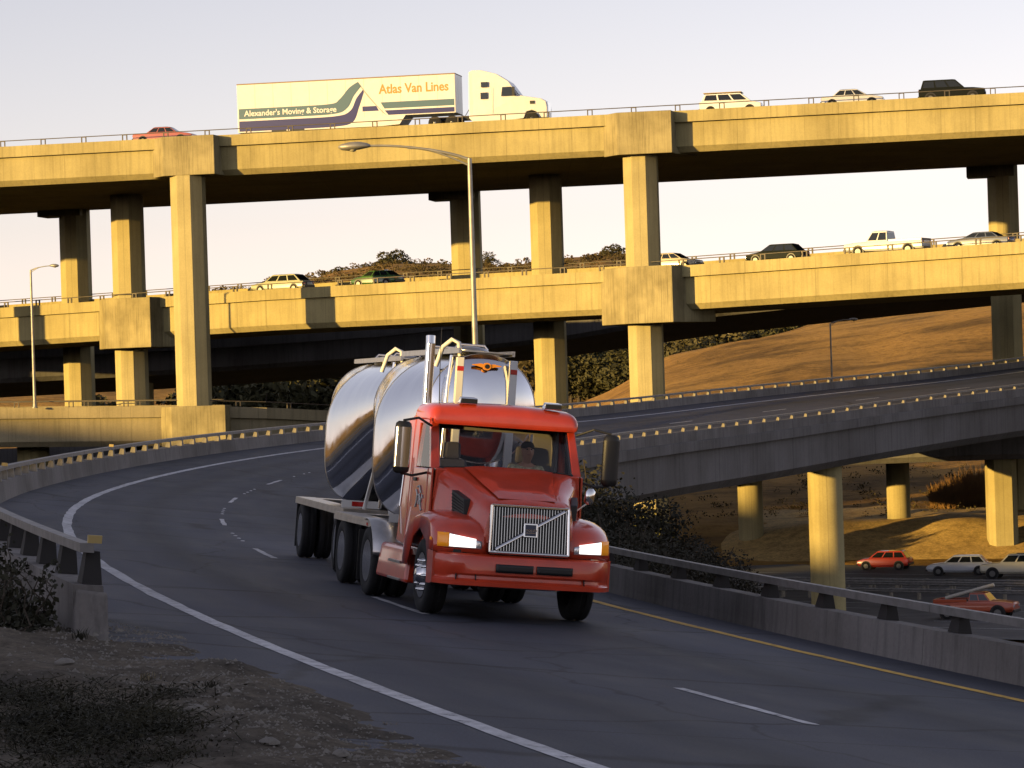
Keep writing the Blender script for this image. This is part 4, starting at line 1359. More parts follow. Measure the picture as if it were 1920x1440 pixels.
# ------------------------------------------------------------------ two polished tank trailers
def tank_trailer(name, label, s_head, s_mid, s_end, s_axle, s_front, dolly=None, emblem=False, off=0.0):
    """stations are metres behind the steer axle, on the road's curve"""
    sm = (s_head + s_end) / 2
    root = empty(name, mat=road_matrix(TS + sm, TO + off), label=label, cat="trailer")
    L = lambda s: s - sm
    top = 3.68
    def ring(s, r, bul=0.0, n=48):
        """round above, squarer and deeper below as the hopper widens"""
        cz = top - r
        t = min(1.0, (r - .80) / .40)
        zb, ex = lerp(top - 1.6, 1.125, t), lerp(1.0, .52, t)
        out = []
        for k in range(n):
            a_ = 2*math.pi*k/n
            c, s_ = math.cos(a_), math.sin(a_)
            if c >= 0: out.append((s_*r, L(s) + bul, cz + c*r))
            else: out.append((math.copysign(abs(s_)**ex, s_)*r, L(s) + bul, cz - (cz - zb)*abs(c)**ex))
        return out
    h0, h1 = .80, 1.20
    rings = []
    for f, b in ((.02, -.17), (.35, -.15), (.65, -.11), (.88, -.055), (1.0, 0.0)):
        r = h0*f
        cz = top - h0
        rings.append([(math.sin(2*math.pi*k/48)*r, L(s_head) + b, cz + math.cos(2*math.pi*k/48)*r) for k in range(48)])
    for t in (.25, .5, .75, .92, 1.0): rings.append(ring(lerp(s_head, s_mid - .06, t), lerp(h0, h1, t)))
    rings.append(ring(s_mid + .06, h1))
    for t in (.25, .5, .75, 1.0): rings.append(ring(lerp(s_mid + .06, s_end, t), lerp(h1, h0, t)))
    for f, b in ((.88, .055), (.65, .11), (.35, .15), (.02, .17)):
        r = h0*f; cz = top - h0
        rings.append([(math.sin(2*math.pi*k/48)*r, L(s_end) + b, cz + math.cos(2*math.pi*k/48)*r) for k in range(48)])
    tk = MB().loft(rings).build("tank", M['chrome'], root, smooth=22, fix=True)
    for s, r in ((s_head, h0), (s_mid, h1), (s_end, h0)):
        w = MB().tube([tuple(p) for p in ring(s, r + .004)] + [ring(s, r + .004)[0]], .008, 6, cap=False)
        w.build("seam_band", M['alu'], tk, smooth=60)
    # discharge cone
    MB().lathe([(1.16, .55), (.75, .14), (.55, .10)], 20, 'z', (0, L(s_mid), 0)).build("discharge_cone", M['alu'], tk, smooth=60)
    # uprights on the front head, walkway, hatches, hose
    for x in (-.40, .40):
        u = MB().box(x-.055, x+.055, L(s_head)-.20, L(s_head)-.10, 1.05, 3.60)
        uo = u.build("upright", M['whitep'], root, bevel=.01)
        MB().box(x-.05, x+.05, L(s_head)-.206, L(s_head)-.201, 3.40, 3.47).build("reflector", M['redlens'], uo)
    wk = MB().box(-.40, .40, L(s_head)-.12, L(s_end)+.1, 3.69, 3.71)
    wk.box(-.42, -.38, L(s_head)-.12, L(s_end)+.1, 3.66, 3.74); wk.box(.38, .42, L(s_head)-.12, L(s_end)+.1, 3.66, 3.74)
    wk.build("walkway", M['alu'], root)
    for s in (s_mid - 1.0, s_mid + 1.0):
        h = MB().lathe([(3.64, .27), (3.74, .27), (3.775, .24), (3.80, .1), (3.805, 0)], 24, 'z', (0, L(s), 0)).build("hatch", M['alu'], root, smooth=40)
        MB().tube([(-.25, L(s), 3.76), (-.2, L(s), 3.82), (.2, L(s), 3.82), (.25, L(s), 3.76)], .018, 6).build("clamp", M['brightwork'], h)
    MB().tube([(-.33, L(s_head)+.2, 3.62), (-.36, L(s_head)+.22, 3.82), (-.46, L(s_head)+.25, 3.86), (-.58, L(s_head)+.3, 3.74), (-.66, L(s_head)+.32, 3.45)], .035, 8).build("air_pipe", M['whitep'], root, smooth=60)
    # pipe that runs down the side and across the head
    MB().tube([(-.52, L(s_head)-.1, 3.62), (-.56, L(s_head)-.13, 3.2), (-.58, L(s_head)-.13, 2.2), (-.60, L(s_head)-.1, 1.15)], .028, 8).build("down_pipe", M['brightwork'], root, smooth=60)
    # deck with fenders
    dk = MB().box(-1.22, -.86, L(s_front), L(s_axle)+.75, 1.06, 1.11); dk.box(.86, 1.22, L(s_front), L(s_axle)+.75, 1.06, 1.11)
    dk.box(-.86, .86, L(s_front), L(s_front)+.5, 1.06, 1.105); dk.box(-.86, .86, L(s_axle)+.1, L(s_axle)+.75, 1.06, 1.105)
    dko = dk.build("deck", M['alu'], root)
    dl = MB().box(-1.225, -1.205, L(s_front), L(s_axle)+.75, .99, 1.058); dl.box(1.205, 1.225, L(s_front), L(s_axle)+.75, .99, 1.058)
    dl.box(-1.2, 1.2, L(s_front)-.02, L(s_front)-.002, 1.0, 1.058)
    dl.build("deck_edge", M['alu'], dko)
    for x in (-1.1, -.72, .72, 1.1):
        MB().box(x-.06, x+.06, L(s_front)-.03, L(s_front)-.021, 1.01, 1.05).build("marker_light", M['redlens'] if abs(x) > 1 else M['amber'], dko)
    for sx in (-1, 1):
        MB().box(sx*1.227-.003, sx*1.227+.003, L(s_front)+.3, L(s_front)+.42, 1.0, 1.05).build("reflector", M['redlens'], dko)
        MB().box(min(sx*.5, sx*1.16), max(sx*.5, sx*1.16), L(s_head)+.55, L(s_head)+.56, 1.115, 1.24).build("reflector_board", M['whitep'], dko)
        MB().box(min(sx*.75, sx*.98), max(sx*.75, sx*.98), L(s_head)+.542, L(s_head)+.549, 1.14, 1.22).build("red_reflector", M['redlens'], dko)
        # slanted support legs
        MB().tube([(sx*.80, L(s_head)+.3, 1.11), (sx*.62, L(s_head)+.1, 2.2)], .035, 8).build("tank_strut", M['alu'], root)
    fm = MB()
    for sx in (-1, 1): fm.box(sx*.45-.06, sx*.45+.06, L(s_front)+.1, L(s_axle)+.9, .78, 1.04)
    fm.box(-.9, .9, L(s_axle)-.08, L(s_axle)+.08, .45, .60)
    fm.box(-.35, .35, L(s_front)+1.2, L(s_axle)-.7, .5, .8)
    fm.build("trailer_frame", M['frame'], root)
    for sx in (-1, 1):
        wheel(root, sx*1.08, L(s_axle), RW, .27, sx, dual=True)
        MB().box(min(sx*.62, sx*1.2), max(sx*.62, sx*1.2), L(s_axle)+.66, L(s_axle)+.675, .18, 1.0).build("mud_flap", M['black'], root)
        if dolly:
            wheel(root, sx*1.08, L(dolly), RW, .27, sx, dual=True)
    if dolly:
        db = MB().box(-.9, .9, L(dolly)-.08, L(dolly)+.08, .45, .60)
        db.box(-.5, .5, L(dolly)-.5, L(dolly)+.5, .80, .98)
        db.tube([(-.45, L(dolly)-.4, .75), (0, L(dolly)-2.2, .72)], .05, 6); db.tube([(.45, L(dolly)-.4, .75), (0, L(dolly)-2.2, .72)], .05, 6)
        db.build("dolly_frame", M['frame'], root)
    if emblem:
        em = MB()
        orange = simple("emblem_orange", (.75, .28, .02), .4)
        ey = L(s_head) - .175
        ez = top - .19
        def ell(a_, b_, cx, cz, n=20): return [(cx + a_*math.cos(2*math.pi*k/n), cz + b_*math.sin(2*math.pi*k/n)) for k in range(n)]
        e = ell(.06, .055, 0, ez)
        mm = MB().add([(x, ey - .012, z) for x, z in e] + [(x, ey + .05, z) for x, z in e], [tuple(range(20))] + [(k, (k+1) % 20, 20+(k+1) % 20, 20+k) for k in range(20)])
        eo = mm.build("emblem", orange, tk, fix=True)
        for sg in (-1, 1):
            wg = [(.035, .03), (.10, .04), (.17, .027), (.215, .02), (.215, .008), (.13, -.003), (.07, -.018), (.035, -.022)]
            MB().add([(sg*x, ey - .006 + .04*x, ez + z) for x, z in wg] + [(sg*x, ey + .06, ez + z) for x, z in wg], [tuple(range(8))] + [(k, (k+1) % 8, 8+(k+1) % 8, 8+k) for k in range(8)]).build("emblem_wing", orange, eo, fix=True)
        MB().add([(x*.6, ey - .016, ez + (z-ez)*.6) for x, z in e], [tuple(range(20))]).build("emblem_centre", M['black'], eo)
    return root
tank_trailer("tank_trailer", "polished steel tank trailer coupled right behind the red cab", 2.75, 4.75, 6.95, 6.9, 4.3, emblem=True, off=.16)
tank_trailer("tank_trailer", "second polished tank trailer at the tail of the red truck", 9.9, 12.7, 15.1, 15.3, 9.75, dolly=10.5, off=.62)

# ------------------------------------------------------------------ street lamps
def street_lamp(label, base, height, arm, ang, head_l=1.0, r0=.11):
    """arm reaches in direction ang (radians, world)"""
    root = empty("street_lamp", base, ang, label=label, cat="lamp", group="freeway street lamps")
    MB().tube([(0, 0, 0), (0, 0, height*.5), (0, 0, height)], [r0, r0*.82, r0*.62], 12).build("pole", M['galv'], root, smooth=60)
    MB().lathe([(0, r0*1.9), (.05, r0*1.9), (.10, r0*1.2), (.3, r0*1.05)], 14, 'z').build("pole_base", M['galv'], root, smooth=40)
    rise = arm*.16
    def arc(z0, z1, k):
        return [(arm*t, 0, height + z0 + (z1 - z0)*math.sin(t*math.pi/2)**(.8)) for t in [i/10 for i in range(11)]]
    a1 = MB().tube(arc(-.04, rise, 0), [.045]*5+[.035]*6, 8).build("arm", M['galv'], root, smooth=60)
    lo = [(arm*t*.62, 0, height - .22 + (rise*.78 + .22)*math.sin(t*math.pi/2)) for t in [i/8 for i in range(9)]]
    MB().tube(lo, .028, 6).build("arm_brace", M['galv'], a1, smooth=60)
    hd = []
    for x, w, zt, zb in ((0, .05, .05, -.04), (.12, .12, .10, -.06), (.35, .19, .14, -.10), (.65, .20, .13, -.13), (.9, .12, .08, -.10), (1.0, .02, .01, -.03)):
        hd.append([(arm + x*head_l, math.cos(2*math.pi*k/14)*w, height + rise + (zt if math.sin(2*math.pi*k/14) > 0 else -zb) * math.sin(2*math.pi*k/14)) for k in range(14)])
    h = MB().loft(hd).build("lamp_head", M['galv'], root, smooth=60, fix=True)
    MB().lathe([(height+rise-.16, .0), (height+rise-.15, .08), (height+rise-.09, .13)], 14, 'z', (arm + .55*head_l, 0, 0)).build("lamp_lens", M['lamp_glass'], h, smooth=60)
    return root
p = road(76.0, OI + .5)
x_ = WX(892, p.y, 660)
street_lamp("tall grey lamp post rising behind the tank trailer", (x_, p.y, p.z - .1), W(880, 297, p.y).z - p.z + .1, 2.95, R_(178), .95, .105)
street_lamp("slender lamp post at far left on the lowest overpass", W(66, 765, 233.2), 10.6, 1.55, R_(-12), .75, .13)
p = W(1557, 606, 262)
street_lamp("distant lamp post against the golden hillside at right", (p.x, 262, -9.5), p.z + 9.5, 1.7, R_(10), .8, .11)

# ------------------------------------------------------------------ vehicles
M['carrim'] = simple("car_wheel_cover", (0.16, 0.16, 0.16), 0.45, 0.6)
def carpaint(name, c, rough=.3): return simple(name, c, rough, 0.0, coat=.6)
def car(name, label, cat, base, heading, paint, L=4.4, Wd=1.75, H=1.4, body=None, cabin=None, wheel_r=.31, wb=None, extras=None, group=None):
    """local x forward; body: (x, z low, z belt, half width factor); cabin: bottom rear, top rear, top front, bottom front x; H roof height"""
    root = empty(name, base, heading, label=label, cat=cat, group=group)
    hw = Wd/2
    body = body or [(-L/2, .45, .78, .82), (-L/2+.06, .32, .86, .93), (-L*.3, .24, .90, 1), (0, .22, .92, 1), (L*.22, .24, .90, 1), (L*.40, .28, .80, .97), (L/2-.06, .34, .70, .90), (L/2, .42, .60, .80)]
    rings = []
    for x, zl, zb, f in body:
        w = hw*f
        rings.append([(x, -w*.86, zl), (x, -w, zl+.14), (x, -w, zb-.13), (x, -w*.955, zb-.03), (x, -w*.88, zb), (x, 0, zb+.02), (x, w*.88, zb), (x, w*.955, zb-.03), (x, w, zb-.13), (x, w, zl+.14), (x, w*.86, zl)])
    bo = MB().loft(rings).build("body", paint, root, smooth=35, fix=True)
    def belt(x): return interp(x, [q[0] for q in body], [q[2] for q in body])
    xr0, xr1, xf1, xf0 = cabin
    wb_, wt_ = hw*.90, hw*.74
    zr, zf = belt(xr0)-.02, belt(xf0)-.02
    C = [(xr0,-wb_,zr),(xf0,-wb_,zf),(xf0,wb_,zf),(xr0,wb_,zr),(xr1,-wt_,H-.05),(xf1,-wt_,H-.05),(xf1,wt_,H-.05),(xr1,wt_,H-.05)]
    co = MB().hexa(C).build("cabin", paint, root, fix=True, bevel=.03)
    rfm = MB()
    rfm.loft([[(xr1-.03, -wt_*.96, H-.055), (xr1-.03, 0, H-.04), (xr1-.03, wt_*.96, H-.055)], [(xr1+.15, -wt_*.98, H-.03), (xr1+.15, 0, H), (xr1+.15, wt_*.98, H-.03)], [(xf1-.2, -wt_*.98, H-.03), (xf1-.2, 0, H), (xf1-.2, wt_*.98, H-.03)], [(xf1+.03, -wt_*.96, H-.055), (xf1+.03, 0, H-.04), (xf1+.03, wt_*.96, H-.055)]], closed=False)
    rfm.build("roof", paint, root, smooth=60)
    def pane(nm_, quad, a=.10, b=.14, off=.012, u0=0.0, u1=1.0):
        q = [Vector(v) for v in quad]
        def P(u, v): return q[0].lerp(q[1], u).lerp(q[3].lerp(q[2], u), v)
        n = (q[1]-q[0]).cross(q[3]-q[0]).normalized()
        cen = sum(q, Vector())/4
        if n.dot(cen - Vector((0, 0, .8))) < 0: n = -n
        pts = [P(lerp(u0, u1, a), b), P(lerp(u0, u1, 1-a), b), P(lerp(u0, u1, 1-a), 1-b), P(lerp(u0, u1, a), 1-b)]
        MB().add([v + n*off for v in pts] + [v - n*.004 for v in pts], [(0,1,2,3),(0,1,5,4),(1,2,6,5),(2,3,7,6),(3,0,4,7)]).build(nm_, M['carglass'], root, fix=True)
    pane("windscreen", (C[1], C[2], C[6], C[5]), .07, .10)
    pane("rear_window", (C[0], C[3], C[7], C[4]), .08, .14)
    nside = 2 if (xf0 - xr0) < 2.3 else 3
    if (extras or {}).get('nside'): nside = extras['nside']
    for A in ((C[0], C[1], C[5], C[4]), (C[3], C[2], C[6], C[7])):
        for k in range(nside):
            pane("side_window", A, .06 if nside > 1 else .12, .14, .012, k/nside*.94+.03, (k+1)/nside*.94+.03)
    wb = wb or L*.60
    for sx in (-1, 1):
        for x in (-wb/2 - .02*L, wb/2 + .01*L):
            a = MB().lathe([(sx*(hw-.02), wheel_r*1.22), (sx*(hw+.004), wheel_r*1.22), (sx*(hw+.004), 0)], 20, 'y', (x, 0, wheel_r*1.02))
            ar = a.build("wheel_arch", M['black'], bo, smooth=40)
            wv = wheel_r
            t = MB().lathe([(sx*(hw-.20), wv*.6), (sx*(hw-.20), wv*.95), (sx*(hw-.16), wv), (sx*(hw-.0), wv), (sx*(hw+.02), wv*.92), (sx*(hw+.025), wv*.62), (sx*(hw+.012), wv*.6)], 20, 'y', (x, 0, wv)).build("wheel", M['rubber'], root, smooth=40, fix=True)
            MB().lathe([(sx*(hw+.026), wv*.56), (sx*(hw+.020), wv*.48), (sx*(hw+.028), wv*.3), (sx*(hw+.03), wv*.14), (sx*(hw+.03), 0)], 16, 'y', (x, 0, wv)).build("rim", M['carrim'], t, smooth=40)
    xf, xb = body[-1][0], body[0][0]
    zfb, zrb = body[-1], body[0]
    for sy in (-1, 1):
        MB().box(xf-.12, xf+.015, sy*hw*.66-.16, sy*hw*.66+.14, zfb[2]-.16, zfb[2]-.02).build("headlight", M['lampshell'], root, bevel=.01)
        MB().box(xb-.015, xb+.10, sy*hw*.68-.12, sy*hw*.68+.14, zrb[2]-.16, zrb[2]-.01).build("tail_light", M['redlens'], root, bevel=.01)
    MB().box(xf-.10, xf+.06, -hw*.84, hw*.84, zfb[1]-.10, zfb[1]+.06).build("bumper", M['black'], root, bevel=.02)
    MB().box(xb-.06, xb+.10, -hw*.86, hw*.86, zrb[1]-.10, zrb[1]+.06).build("bumper", M['black'], root, bevel=.02)
    return root

# ---- white moving-van rig on the upper overpass (local x forward)
paleW = simple("van_cream_white", (.76, .74, .72), .35, coat=.3, noise=.05, nscale=1.5)
teal = simple("stripe_teal", (.065, .135, .20), .45)
navy = simple("stripe_navy", (.014, .018, .15), .45)
orangeL = simple("letter_orange", (.75, .27, .05), .5)
K = 1.055
uoff = 5.2
def on_up(x, off): return Vector((x + .196*off, up_edge(x) + .98*off, up_surf(x, off)))
rear_p = on_up(WX(461, 241, 200) - 1.0, uoff)
VT = empty("moving_van_trailer", rear_p, UA, label="long cream moving van trailer with blue stripes and orange lettering", cat="trailer")
TL, TH = 17.35, 4.30
side = [(0, .52), (10.9*K*1.0, .52), (12.9, .60), (13.4, 1.28), (TL, 1.28), (TL, TH), (0, TH)]
hwv = 1.30
b = MB().add([(x, -hwv, z) for x, z in side] + [(x, hwv, z) for x, z in side], [tuple(range(7)), tuple(range(7, 14))[::-1]] + [(k, 7+k, 7+(k+1) % 7, (k+1) % 7) for k in range(7)])
vb = b.build("van_body", paleW, VT, fix=True, bevel=.03)
MB().box(0, TL, -hwv-.02, hwv+.02, TH-.06, TH+.03).build("roof_rail", simple("van_roof_rail", (.25,.17,.12), .6), VT)
for k in range(1, 12):
    MB().box(k*1.45-.012, k*1.45+.012, -hwv-.006, -hwv-.001, 1.32, TH-.07).build("panel_seam", simple("seam", (.55,.52,.44), .5) if k == 1 else bpy.data.materials["seam"], vb)
def stripe(name, mat, top, bot):
    """top and bottom polylines (x, z) of equal length on the visible side"""
    n = len(top)
    V_ = [(x, -hwv-.008, z) for x, z in top] + [(x, -hwv-.008, z) for x, z in bot]
    MB().add(V_, [(k, k+1, n+k+1, n+k) for k in range(n-1)]).build(name, mat, vb)
def curve(pts, n=10):
    out = []
    for i in range(len(pts)-1):
        p0, p1, p2, p3 = pts[max(i-1,0)], pts[i], pts[i+1], pts[min(i+2,len(pts)-1)]
        for k in range(n):
            t = k/n
            out.append(tuple(.5*((2*p1[d]) + (-p0[d]+p2[d])*t + (2*p0[d]-5*p1[d]+4*p2[d]-p3[d])*t*t + (-p0[d]+3*p1[d]-3*p2[d]+p3[d])*t**3) for d in (0, 1)))
    out.append(pts[-1])
    return out
stripe("teal_stripe", teal, curve([(.12, 2.38), (4, 2.38), (7.4, 2.42), (8.2, 2.75), (9.0, 3.60), (9.7, 4.02)]), curve([(.12, 1.58), (4, 1.58), (7.7, 1.64), (8.8, 2.05), (9.35, 2.95), (9.95, 3.66)]))
stripe("navy_stripe", navy, curve([(.12, 1.42), (4, 1.42), (7.8, 1.46), (9.0, 1.80), (9.55, 2.75), (10.1, 3.42)]), curve([(.12, .62), (4, .62), (7.8, .66), (9.2, .95), (9.75, 2.1), (10.15, 3.2)]))
stripe("grey_stripe", simple("stripe_grey", (.38, .37, .33), .5), [(9.72, 4.02), (10.3, 3.2), (11.6, 1.55)], [(9.98, 3.5), (10.45, 2.85), (11.95, 1.30)])
stripe("teal_stripe", teal, [(11.45, 2.35), (TL-.1, 2.35)], [(11.75, 1.86), (TL-.1, 1.86)])
stripe("navy_stripe", navy, [(10.0, 2.1), (11.1, 2.1)], [(10.0, 1.72), (11.3, 1.72)])
stripe("navy_stripe", navy, [(11.75, 1.72), (TL-.1, 1.72)], [(12.05, 1.36), (TL-.1, 1.36)])
def side_text(s, size, mat, x, z, wx, bold):
    me = text_mesh(s, size, "lettering", mat, bold)
    o = link("lettering", me, vb, (x, -hwv-.016, z))
    o.rotation_euler = (R_(90), 0, 0)
    xs_ = [v.co.x for v in me.vertices]
    o.scale = (wx/(max(xs_)-min(xs_)), 1, 1)
side_text("Atlas Van Lines", 1.02, orangeL, 11.35, 3.02, 5.5, .02)
side_text("Alexander's Moving & Storage", .62, paleW, .55, 1.80, 7.4, .012)
for x in (3.3, 4.75, 15.0, 16.35):
    for sy in (-1, 1):
        if x < 10:
            MB().lathe([(sy*1.0, .52), (sy*1.2, .52), (sy*1.24, .46), (sy*1.24, 0)], 22, 'y', (x, 0, .52)).build("wheel", M['rubber'], VT, smooth=40)
            MB().lathe([(sy*(hwv-.02), .60), (sy*(hwv+.004), .60), (sy*(hwv+.004), 0)], 22, 'y', (x, 0, .50)).build("wheel_arch", M['black'], vb, smooth=40)
MB().box(12.2, 12.35, -1.1, 1.1, .3, 1.3).build("landing_gear", M['frame'], VT)
VC = empty("semi_truck", rear_p + Vector((math.cos(UA), math.sin(UA), 0))*18.35 + Vector((0, 0, .06)), UA, label="cream white sleeper semi truck pulling the moving van trailer", cat="truck")
# side outline of the tractor, x from back of the sleeper
sp = [(0, .75), (0, 4.25), (.25, 4.42), (1.0, 4.40), (2.2, 4.05), (3.1, 3.45), (3.35, 3.12), (3.85, 2.35), (4.5, 2.22), (5.6, 2.02), (5.95, 1.80), (6.05, 1.30), (6.02, .55), (5.4, .55), (5.25, 1.0), (4.9, 1.15), (4.45, 1.05), (4.25, .55), (3.4, .45), (.3, .45)]
n = len(sp)
tb = []
for f_, sgn in ((1.0, -1), (1.0, 1)):
    for x, z in sp:
        hw_ = 1.22 if x < 3.4 else lerp(1.18, .95, (x-3.4)/2.6)
        if z > 3.3: hw_ -= (z-3.3)*.18
        tb.append((x, sgn*hw_, z))
cabo = MB().add(tb, [tuple(range(n)), tuple(range(n, 2*n))[::-1]] + [(k, n+k, n+(k+1) % n, (k+1) % n) for k in range(n)]).build("cab_body", paleW, VC, fix=True, bevel=.06)
for (x0, x1, z0, z1) in ((.95, 1.5, 2.15, 2.65), (1.0, 1.55, 3.05, 3.45)):
    MB().box(x0, x1, -1.245, -1.20, z0, z1).build("sleeper_window", M['carglass'], VC)
MB().add([(2.55,-1.236,2.3),(3.72,-1.22,2.3),(3.35,-1.20,3.0),(2.65,-1.21,3.0)], [(0,1,2,3)]).build("side_window", M['carglass'], VC)
MB().add([(3.87,-1.0,2.42),(3.87,1.0,2.42),(3.40,.98,3.08),(3.40,-.98,3.08)], [(0,1,2,3)]).build("windscreen", M['carglass'], VC)
MB().box(4.75, 5.1, -1.10, -1.03, 1.62, 1.86).build("hood_intake", M['black'], VC)
MB().box(3.45, 3.65, -1.5, -1.28, 2.3, 2.95).build("mirror", M['black'], VC)
MB().box(1.85, 1.87, -1.245, -1.235, .9, 3.0).build("door_seam", bpy.data.materials["seam"], VC)
MB().box(5.85, 6.06, -.6, .6, 1.0, 1.75).build("grille", M['brightwork'], VC)
for sy in (-1, 1):
    for x in (4.88, -1.35, -2.7):
        t = MB().lathe([(sy*.9, .52), (sy*1.18, .52), (sy*1.22, .46), (sy*1.22, .3)], 24, 'y', (x, 0, .52)).build("wheel", M['rubber'], VC, smooth=40)
        MB().lathe([(sy*1.21, .31), (sy*1.17, .25), (sy*1.22, .1), (sy*1.22, 0)], 16, 'y', (x, 0, .52)).build("rim", M['alu'], t, smooth=40)
MB().box(-3.3, .1, -.45, .45, .7, 1.0).build("chassis", M['frame'], VC)
MB().tube([(-.9, -.3, 1.1), (-.5, -.3, 1.0), (-.15, -.35, 1.5), (0, -.4, 2.2)], .03, 6).build("air_hose", M['black'], VC)

# ---- cars
def on_mid(px, off, py=480):
    # iterate for the edge parameter whose offset point stands at this picture column
    x = 0.0
    for _ in range(30):
        Y = mid_edge(x) + .875*off
        xt = WX(px, Y, py) - .484*off
        x += (xt - x)*.5
    return Vector((x + .484*off, mid_edge(x) + .875*off, mid_surf(x, off)))
def on_upper(px, off, py=200):
    x = 0.0
    for _ in range(30):
        Y = up_edge(x) + .98*off
        x += (WX(px, Y, py) - .196*off - x)*.5
    return on_up(x, off)
white = carpaint("paint_white", (.80, .78, .76)); black_p = simple("paint_black_green", (.010, .014, .012), .6, spec=.12)
PB = lambda L: [(-L/2, .50, .98, .90), (-L/2+.05, .42, 1.02, .97), (-L*.25, .38, 1.03, 1), (0, .36, 1.04, 1), (L*.2, .38, 1.06, 1), (L*.36, .40, 1.02, .99), (L/2-.08, .44, .94, .95), (L/2, .50, .84, .88)]
# white extended-cab pickup, heading left
def pickup(label, base, heading, paint, L=5.9, H=1.78, Wd=1.95, cab0=.02, cab1=.62, group=None, cargo=None):
    r = car("pickup_truck", label, "pickup", base, heading, paint, L, Wd, H, PB(L), (L*(-.06), L*(-.045), L*.135, L*.215), .38, L*.60, {'nside': 2})
    hw = Wd/2
    # open bed: raised side walls and dark bed floor
    for sy in (-1, 1):
        MB().box(-L/2+.05, -L*.075, sy*hw*.94-.04, sy*hw*.94+.03, .98, 1.16).build("bed_side", paint, r, bevel=.02)
    MB().box(-L/2+.02, -L/2+.09, -hw*.9, hw*.9, .95, 1.15).build("tailgate", simple("tailgate_shade", (.10,.10,.11), .5) if not bpy.data.materials.get("tailgate_shade") and cargo is None else paint, r)
    MB().box(-L/2+.10, -L*.08, -hw*.86, hw*.86, 1.03, 1.065).build("bed_floor", M['black'], r)
    return r
hd_mid_l = math.pi + MA        # heading left along the middle deck
pickup("white extended cab pickup driving left on the middle overpass", on_mid(1664, 6.2, 460), hd_mid_l, white, 6.2, 1.85, 2.0)
car("hatchback_car", "dark green black hatchback behind the pickup on the middle overpass", "car", on_mid(1458, 6.4, 470), hd_mid_l, black_p, 4.6, 1.78, 1.45, cabin=(-2.0, -1.45, .35, 1.15))
car("sedan_car", "cream white sedan half hidden by the right hand front column", "car", on_mid(1262, 6.8, 485), MA, carpaint("paint_cream", (.66, .58, .42)), 4.5, 1.75, 1.38, cabin=(-1.55, -.95, .35, 1.15))
car("sedan_car", "small dark green car on the middle overpass left of the lamp post", "car", on_mid(708, 6.8, 520), hd_mid_l, carpaint("paint_green", (.05, .14, .03)), 4.2, 1.72, 1.36, cabin=(-1.75, -1.1, .35, 1.1))
car("station_wagon", "pale cream wagon at the left end of the middle overpass", "car", on_mid(530, 7.2, 530), hd_mid_l, carpaint("paint_pale_green", (.50, .50, .36)), 5.2, 1.85, 1.5, cabin=(-2.3, -1.6, .5, 1.3))
car("sedan_car", "grey blue car low behind the parapet at the right end of the middle overpass", "car", on_mid(1840, 2.6, 455), hd_mid_l, carpaint("paint_greyblue", (.12, .14, .20)), 4.6, 1.75, 1.3, cabin=(-1.6, -1.0, .35, 1.15))
tanroof = simple("roof_tan", (.50, .36, .14), .5)
v = car("minivan", "white van with a tan roof on the uppermost overpass", "van", on_upper(1372, 4.6, 190), UA, white, 4.7, 1.8, 1.65, body=[(-2.35,.45,1.0,.88),(-2.3,.34,1.05,.96),(-1,.26,1.06,1),(.5,.26,1.05,1),(1.5,.28,1.0,.98),(2.28,.36,.80,.92),(2.35,.42,.7,.84)], cabin=(-2.2,-1.95,.75,1.55), extras={'nside': 3})
MB().box(-2.05, .85, -.70, .70, 1.652, 1.71).build("roof_panel", tanroof, v, bevel=.03)
car("suv_car", "black SUV on the uppermost overpass near the picture's right edge", "car", on_upper(1786, 4.6, 170), UA, simple("paint_black", (.008, .010, .009), .6, spec=.12), 4.9, 1.85, 1.78, body=[(-2.45,.5,1.05,.9),(-2.4,.40,1.1,.97),(-1,.34,1.12,1),(.6,.34,1.12,1),(1.6,.36,1.08,.98),(2.38,.42,.98,.93),(2.45,.48,.86,.86)], cabin=(-2.3,-2.1,.25,.95), wheel_r=.37)
car("sedan_car", "silver white car just above the parapet of the uppermost overpass", "car", on_upper(1600, 1.9, 190), UA, carpaint("paint_silver", (.55, .55, .58)), 4.6, 1.75, 1.4, cabin=(-1.5, -.9, .35, 1.15))
car("sedan_car", "faded red car on the uppermost overpass behind the moving van", "car", on_upper(310, 1.9, 250), UA, carpaint("paint_fadedred", (.42, .13, .11)), 4.8, 1.75, 1.36, cabin=(-1.3, -.7, .55, 1.2))
def on_fw(px, py, dz=0.0):
    # point on the freeway plane seen at this pixel
    u = W(px, py, 1.0)
    Y = (FC.z) / u.z
    return Vector((u.x*Y, Y, FC.z + .004))
hd_away = math.atan2(.60, -.80)
car("hatchback_car", "small red hatchback on the freeway below by the sunlit bank", "car", on_fw(1660, 1068), R_(158), carpaint("paint_red", (.55, .05, .03)), 3.9, 1.65, 1.42, cabin=(-1.85, -1.45, .35, 1.05))
car("station_wagon", "white wagon with dark lower sides on the freeway below", "car", on_fw(1800, 1078), R_(165), carpaint("paint_white2", (.55, .57, .62)), 4.5, 1.7, 1.42, cabin=(-2.0, -1.5, .35, 1.1))
car("suv_car", "white SUV at the right edge on the freeway below", "car", on_fw(1905, 1084), R_(160), carpaint("paint_ivory", (.62, .58, .46)), 4.6, 1.8, 1.72, body=[(-2.3,.5,1.05,.9),(-2.25,.40,1.1,.97),(-1,.34,1.12,1),(.6,.34,1.12,1),(1.5,.36,1.06,.98),(2.23,.42,.98,.93),(2.3,.48,.86,.86)], cabin=(-2.2,-2.0,.35,.95), wheel_r=.37)
orp = carpaint("paint_orange_red", (.42, .075, .03))
pk = pickup("faded orange pickup with a long pale tube over its cab, freeway below", on_fw(1832, 1160), R_(-24), orp, 4.7, 1.55, 1.68, cargo=True)
